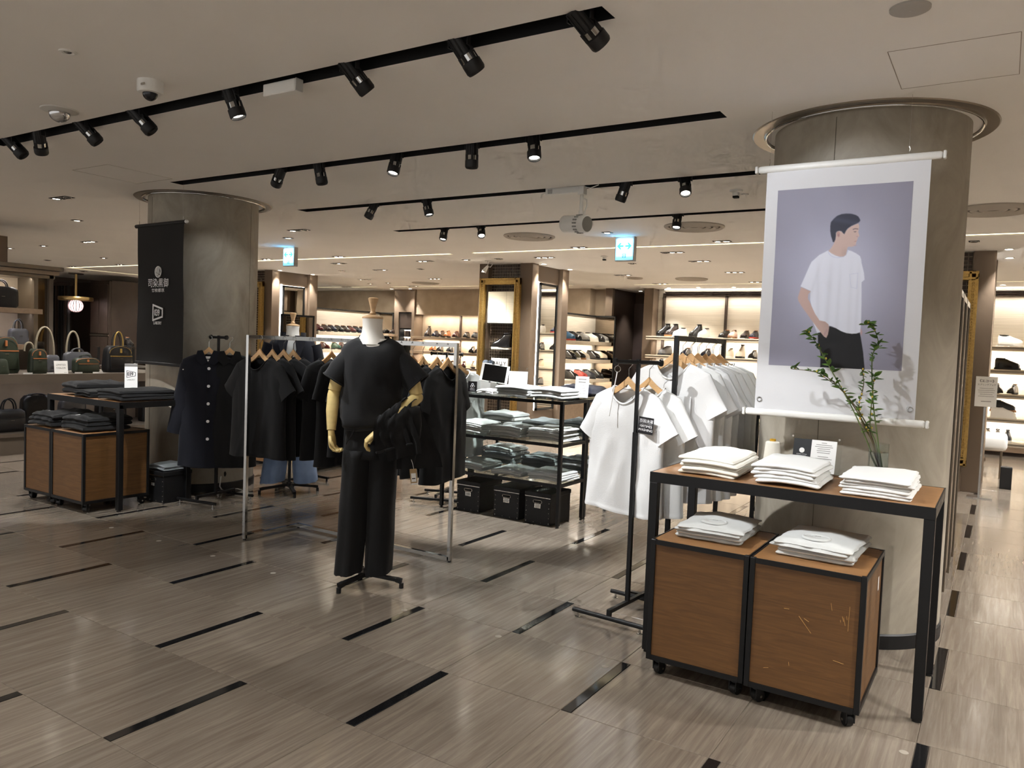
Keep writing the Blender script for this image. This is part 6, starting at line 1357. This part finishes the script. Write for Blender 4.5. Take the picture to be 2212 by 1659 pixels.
trapezoid(G(), -.005, .455, fy, 1.0, .016).build('logo_outline', M_wht_ink, bb); text('lettering', '039', .080, M_wht_ink, bb, (-.016, fy, .452), (1,0,0), (0,0,1), bold=.0022, sx=.72); text('lettering', 'LABORY', .036, M_wht_ink, bb, (-.005, fy, .362), (1,0,0), (0,0,1), bold=.001, sx=.95)
# logo card on the left table
t = thing('logo_stand', 'leaning white card printed 039 in a clear stand on the left table', 'sign', (-6.27, 3.84, .974), radians(60)); M_ = Matrix.Rotation(radians(-14),4,'X')
G().box(-.058,.058,0,.008,0,.255).xf(M_).build('clear_stand', M_acryl, t); G().box(-.050,.050,-.0014,0,.004,.225,.0004).xf(M_).build('card', M_paper, t)
trapezoid(G(), 0, .135, -.0016, .44, .004).xf(M_).build('logo_outline', M_ink, t)
o = text('lettering', '039', .042, M_ink, t, (-.006,-.0018,.134), (1,0,0), (0,0,1), sx=.75, bold=.0012); o.data.transform(M_); o = text('lettering', 'LABORY', .017, M_grey_ink, t, (0,-.0018,.085), (1,0,0), (0,0,1)); o.data.transform(M_); G().box(-.05,.05,-.0018,-.0014,.20,.222).xf(M_).build('grey_band', M_grey_ink, t)
# power cord and socket at the foot of the left column
t = thing('power_cord', 'white power cord from a black socket on the left column', 'cord', (-6.24, 4.49, .0)); a0 = (.10,.19,.155)
G().tube([(.04,.22,.155),(.10,.17,.13),(.14,.13,.06),(.14,.16,.012),(.07,.22,.008),(.14,.33,.008),(.28,.30,.008),(.30,.18,.008),(.40,.3,.008)], .006, 8).build('cord', M_white, t, 60)
o = G().lathe([(.035,0),(.035,.008),(.02,.012),(.001,.012)], (0,0,0), 24).xf(Matrix.Translation((.075,.205,.158)) @ Vector((.85,-.5,0)).to_track_quat('Z','Y').to_matrix().to_4x4()).build('socket', M_blk, t, 40)

# ------------------------------------------------------------------ bag department on the left
t = thing('bag_counter', 'long brown counter carrying leather bags at the left edge', 'counter', (-9.95, 4.7, 0)); M_bc = mat('bag_laminate', S(92,82,72), .5, var=.06, vscale=5)
G().box(-.52,.52,-1.9,1.75,.895,.925).build('counter_top', M_bc, t); G().box(-.5,-.42,-1.9,1.75,.0,.895).build('back_board', M_beige, t); G().box(-.5,.47,-1.9,1.75,.205,.245).build('lower_deck', M_bc, t); G().box(-.5,.44,-1.9,1.75,.0,.205).build('plinth', M_bc, t); G().box(.50,.52,-1.9,1.75,.82,.895).build('front_rail', M_bc, t)
for y in (-1.9, 1.72): G().box(-.5,.5,y,y+.03,.2,.9).build('end_panel', M_bc, t)
area((-9.85, 4.7, .885), (-9.95, 4.7,   .3), 3.2, .04, 1.6, (.95,.92,1), 'shelf_lamp')
t = thing('bag_cabinet', 'tall bag cabinet with stepped cornice and lit back at the left edge', 'cabinet', (-11.0, 4.1, 0))
G().box(-.10,0.0,-1.4,1.27,.9,2.16).build('back_board', M_beige, t); G().box(.0,.42,1.05,1.10,.9,2.14).build('side_glass', M_bronze, t); G().box(-.1,.46,1.22,1.27,0,2.16).build('end_post', M_bc, t); G().box(-.05,.40,1.10,1.22,.9,2.14).build('side_panel', M_bmirror, t)
for k, (z0, z1, e) in enumerate(((2.10,2.145,.0),(2.150,2.20,.05),(2.205,2.255,.10))): G().box(-.1,.46+e,-1.4,1.29+e*.6,z0,z1,.003).build('cornice', M_bronze if k != 1 else M_beige, t)
for z in (1.70, 1.24): G().box(.0,.44,-1.4,1.15 if z > 1.5 else .93,z-.065,z,.003).build('shelf_board', M_shelfd, t)
area((-10.65, 4.4, 2.09), (-10.85, 4.4, 1.6), 2.0, .04, 5, (1,.93,.84), 'shelf_lamp'); area((-10.65, 4.4, 1.625), (-10.85, 4.4, 1.2), 1.6, .04, 1.6, (.95,.92,1), 'shelf_lamp')
wall('wall_soffit', M_brown, (-12.6, -12.15, 4.2, 5.55, 2.2, ZC))
wall('wall_left_mid', M_dkbrown, (-18.72, -17.9, 10.45, 11.2, 0, 2.62), (-20.4, -18.72, 10.9, 11.0, 0, 2.62))
def rbox(w, d, h, r, top=.9, n=28, k=9, puff=.04, seed=0):
    """soft leather body: lofted rounded rectangle, slightly puffed"""
    rr = []
    for j in range(k+1):
        u = j/k; e = 1-(max(0, u-.82)/.18)**2*.25 if u > .82 else 1-(max(0, .10-u)/.10)**2*.12; sc = (1+(top-1)*u)*e; pf = 1+puff*sin(pi*u); ring_ = []
        for i in range(n):
            a = 2*pi*i/n; p = 5.0; c, s_ = cos(a), sin(a); q = (abs(c)**p+abs(s_)**p)**(-1/p)
            ring_.append((c*q*w/2*sc, s_*q*d/2*sc*pf, u*h))
        rr.append(ring_)
    return G().loft(rr)
def arch(x0, x1, z0, h, y, r, n=14): return G().tube([((x0+x1)/2+(x1-x0)/2*cos(pi-pi*i/n), y, z0+h*sin(pi*i/n)**.8) for i in range(n+1)], r, 7)
def bag(x, y, z, rz, w, d, h, m, label, trim=M_tan, handle=None, pocket=True, top=.92, strap=None, cat='bag', name='leather_bag', zipline=None):
    t = thing(name, label, cat, (x, y, z), rz, 'leather bags'); rbox(w, d, h, .02, top).build('bag_body', m, t, 60)
    if pocket: G().box(-w*.38,w*.38,-d*.52-.012,-d*.46,h*.10,h*.62,.01).build('front_pocket', m, t, 60); G().box(-w*.38,w*.38,-d*.52-.015,-d*.5,h*.60,h*.63).build('pocket_trim', trim, t)
    if zipline: G().tube([(w*.46*top*cos(pi*i/16), -d*.45, h*.72+h*.26*sin(pi*i/16)) for i in range(17)], .003, 6).build('zip_piping', trim, t, 60); G().box(-.012,.012,-d*.5-.01,-d*.44,h*.74,h*.9,.003).build('zip_pull', trim, t)
    if handle: hw, hh, hr = handle; arch(-hw, hw, h*.95, hh, -d*.15, hr).build('handle', m if trim is M_tan else trim, t, 60); arch(-hw, hw, h*.95, hh*.9, d*.2, hr).build('handle', m, t, 60)
    if strap: (sx, sw_, sh_) = strap; arch(sx-sw_, sx+sw_, h*.9, sh_, d*.3, .012).build('shoulder_strap', M_strap, t, 60); G().box(sx+sw_-.016,sx+sw_+.016,d*.3-.012,d*.3+.012,h*.8,h*.98).build('strap_tab', M_tan, t)
    G().box(-.02,.02,-d*.52-.017,-d*.5-.012,h*.52,h*.535).build('foil_stamp', M_steel, t); return t
RB = radians(90); ZB = .9255
bag(-9.78,4.42,ZB,RB,.34,.17,.42,M_lg,'large dark green leather backpack at the left edge of the counter',top=.82,zipline=True)
bag(-9.55,4.30,ZB,RB,.16,.10,.17,M_lg,'small rounded green pouch cut by the left edge of the picture',top=.7,pocket=False)
bag(-9.60,4.715,ZB,RB,.205,.11,.29,M_lg,'small green sling backpack with tan zip pulls on the counter',top=.86,zipline=True,strap=(-.08,.05,.10))
bag(-9.86,5.00,ZB,RB,.19,.10,.21,M_lgr,'grey crossbody bag with a long khaki strap behind the white card',strap=(-.06,.11,.36),pocket=False)
bag(-9.88,5.33,ZB+.02,RB,.36,.09,.23,M_lgr,'grey flap satchel with khaki strap on the counter',strap=(-.04,.08,.28),handle=(.07,.06,.006),pocket=False)
bag(-9.62,5.295,ZB,RB,.32,.11,.185,M_lg,'dark boxy shoulder bag with tan trim in front of the grey satchel',zipline=True,handle=(.07,.05,.005),top=.97)
bag(-9.72,5.76,ZB,RB,.38,.17,.34,M_lt,'glossy black leather backpack with gold zip beside the black banner',trim=mat('gold_zip', S(190,160,90), .35, .8),zipline=True,top=.84,handle=(.06,.20,.008))
bag(-10.66,4.79,1.7005,RB,.40,.12,.26,M_lt,'black leather briefcase on the upper shelf of the bag cabinet',trim=M_lt,handle=(.075,.095,.008),top=.98,pocket=False)
bag(-10.66,5.0,1.2405,RB,.24,.11,.20,M_lgr,'grey and black tote on the second shelf of the bag cabinet',trim=M_lt,handle=(.05,.13,.006),pocket=False)
ZD = .2455
bag(-9.72,4.46,ZD,RB,.36,.16,.26,M_lt,'black leather tote with short handles under the bag counter',trim=M_lt,handle=(.07,.14,.009))
bag(-9.86,4.83,ZD,RB,.36,.16,.40,M_lt,'large black upright bag under the bag counter, second from the left',trim=M_lt,handle=(.10,.04,.008),pocket=False)
bag(-9.86,5.26,ZD,RB,.34,.15,.34,M_lgr,'dark grey folded tote under the bag counter, third from the left',trim=M_lt,top=.9)
bag(-9.86,5.76,ZD,RB,.40,.16,.36,M_lt,'black backpack under the bag counter behind the left table leg',trim=M_lt,zipline=True)
bag(-9.86,6.22,ZD,RB,.10,.14,.28,M_lt,'narrow black bag at the far end under the counter',trim=M_lt,pocket=False)
t = thing('limited_card', 'white card reading LIMITED COLOR on the bag counter', 'sign', (-9.50,4.94,ZB), radians(82)); M_ = Matrix.Rotation(radians(-10),4,'X'); G().box(-.075,.075,0,.003,0,.155).xf(M_).build('card', M_paper, t)
for z, w_ in ((.105,'LIMITED'),(.068,'COLOR')): o = text('lettering', w_, .030, M_grey_ink, t, (0,-.0004,z), (1,0,0), (0,0,1)); o.data.transform(M_)
G().box(.03,.065,-.0006,-.0001,.014,.017).xf(M_).build('small_print', M_grey_ink, t)
for k, (y, w_) in enumerate(((4.55,.05),(4.80,.035),(5.13,.045),(5.34,.035))):
    o = G().box(-.004,.004,-w_,w_,0,.018).build('price_ticket', M_paper if k == 3 else mat('lbl', S(205,205,202), .7), None, None, (-9.475, y, ZB)); tag(o, 'small price ticket on the counter edge, %s from the left' % ORD[k], 'ticket', 'price tickets')
# pendant lamp far left
t = thing('pendant_lamp', 'brass disc pendant lamp with a glowing ribbed globe far left', 'lamp', (-18.49, 9.93, ZC)); M_brass = mat('brass', (.55,.38,.16,1), .3, .9)
G().lathe([(.16,0),(.16,-.02),(.001,-.02)], (0,0,0), 28).build('ceiling_plate', M_dkbrown, t, 40); G().cyl((0,0,-.02),(0,0,-.55),.03,14).build('stem', M_brass, t, 40); G().lathe([(.36,-.55),(.37,-.57),(.37,-.62),(.36,-.64),(.001,-.62)], (0,0,0), 40, True).build('disc', M_brass, t, 40)
g = G(); prof = [(.155*sin(pi*i/12), -.76-.155*cos(pi*i/12)*.95) for i in range(1, 12)]
g.lathe(prof, (0,0,0), 30, True, True).build('globe', mat('globe_glow', (1,.9,.9,1), .4, emit=(1,.80,.80,1), estr=2.2), t, 60); g = G()
for k in range(15): a = 2*pi*k/15; g.tube([(r*1.02*cos(a), r*1.02*sin(a), z) for r, z in prof], .010, 5)
g.build('globe_rib', mat('globe_glass', S(210,180,180), .3), t, 60)
# dark slatted screen, panelled wardrobe and lit niche far left
t = thing('slat_screen', 'dark screen of vertical metal slats behind the pendant lamp', 'screen', (-19.45, 9.9, 0))
for k in range(11): G().box(-.62+k*.13,-.62+k*.13+.045,-.03,.03,.05,2.46).build('slat', M_blk if k % 3 else M_dkbrown, t)
G().box(-.68,.84,-.04,.04,2.46,2.52).build('screen_rail', M_dkbrown, t); G().box(-.68,.84,-.04,.04,0,.05).build('screen_rail', M_dkbrown, t)
t = thing('panel_wardrobe', 'dark panelled wardrobe right of the pendant lamp', 'wardrobe', (-18.31, 10.40, 0)); G().box(-.40,.40,0,.05,0,2.60).build('carcass', M_dkbrown, t)
for x in (-.37, .02):
    for z0, z1 in ((.1,1.28),(1.36,2.52)): G().box(x,x+.34,-.018,0,z0,z1,.006).build('door_panel', M_dkbrown, t)
G().box(-.40,.40,-.022,.0,1.30,1.335).build('rail', M_bronze, t)
t = thing('far_niche', 'bright lit shoe niche at the far left beside the black banner', 'shelving', (-17.2, 11.9, 0)); G().box(-.9,.9,.3,.36,0,2.4).build('back_board', M_pink, t); G().box(-.92,-.88,-.1,.36,0,2.45).box(.88,.92,-.1,.36,0,2.45).build('side_panel', M_brown, t); G().box(-.92,.92,-.1,.36,2.40,2.52).build('header', M_dkbrown, t)
for z in (1.42, 1.08, .74): G().box(-.88,.88,-.08,.3,z-.04,z).build('shelf_board', M_shelfw, t)
area((-17.2, 12.1, 2.36), (-17.2, 12.2, 1.6), 1.6, .04, 14, (1,.92,.82), 'shelf_lamp'); area((-17.2, 12.1, 1.36), (-17.2, 12.2, .8), 1.6, .04, 8, (1,.92,.82), 'shelf_lamp')
for k in range(6):
    for j, z in enumerate((1.42, 1.08)): shoe('dress', ('black','dark brown','burgundy')[(k+j) % 3], (-17.75+k*.25, 11.98, z), radians(-70), 'dark dress shoe in the lit far-left niche, %s from the left on its %s shelf' % (ORD[k], ('upper','lower')[j]))
t = thing('glass_table', 'glass topped side table with shoes behind the black backpack', 'table', (-11.9, 7.3, 0)); G().box(-.5,.5,-.35,.35,1.18,1.195).build('glass_top', M_glassgreen, t)
for sx in (-1,1):
    for sy in (-1,1): G().box(sx*.46,sx*.43,sy*.31,sy*.28,0,1.18).build('leg', M_black, t)
G().box(-.5,.5,-.35,.35,.86,.89).build('lower_shelf', M_dkbrown, t)
shoe('dress', 'black', (-11.75, 7.15, 1.195), radians(-20), 'black dress shoe on the glass table behind the black backpack')
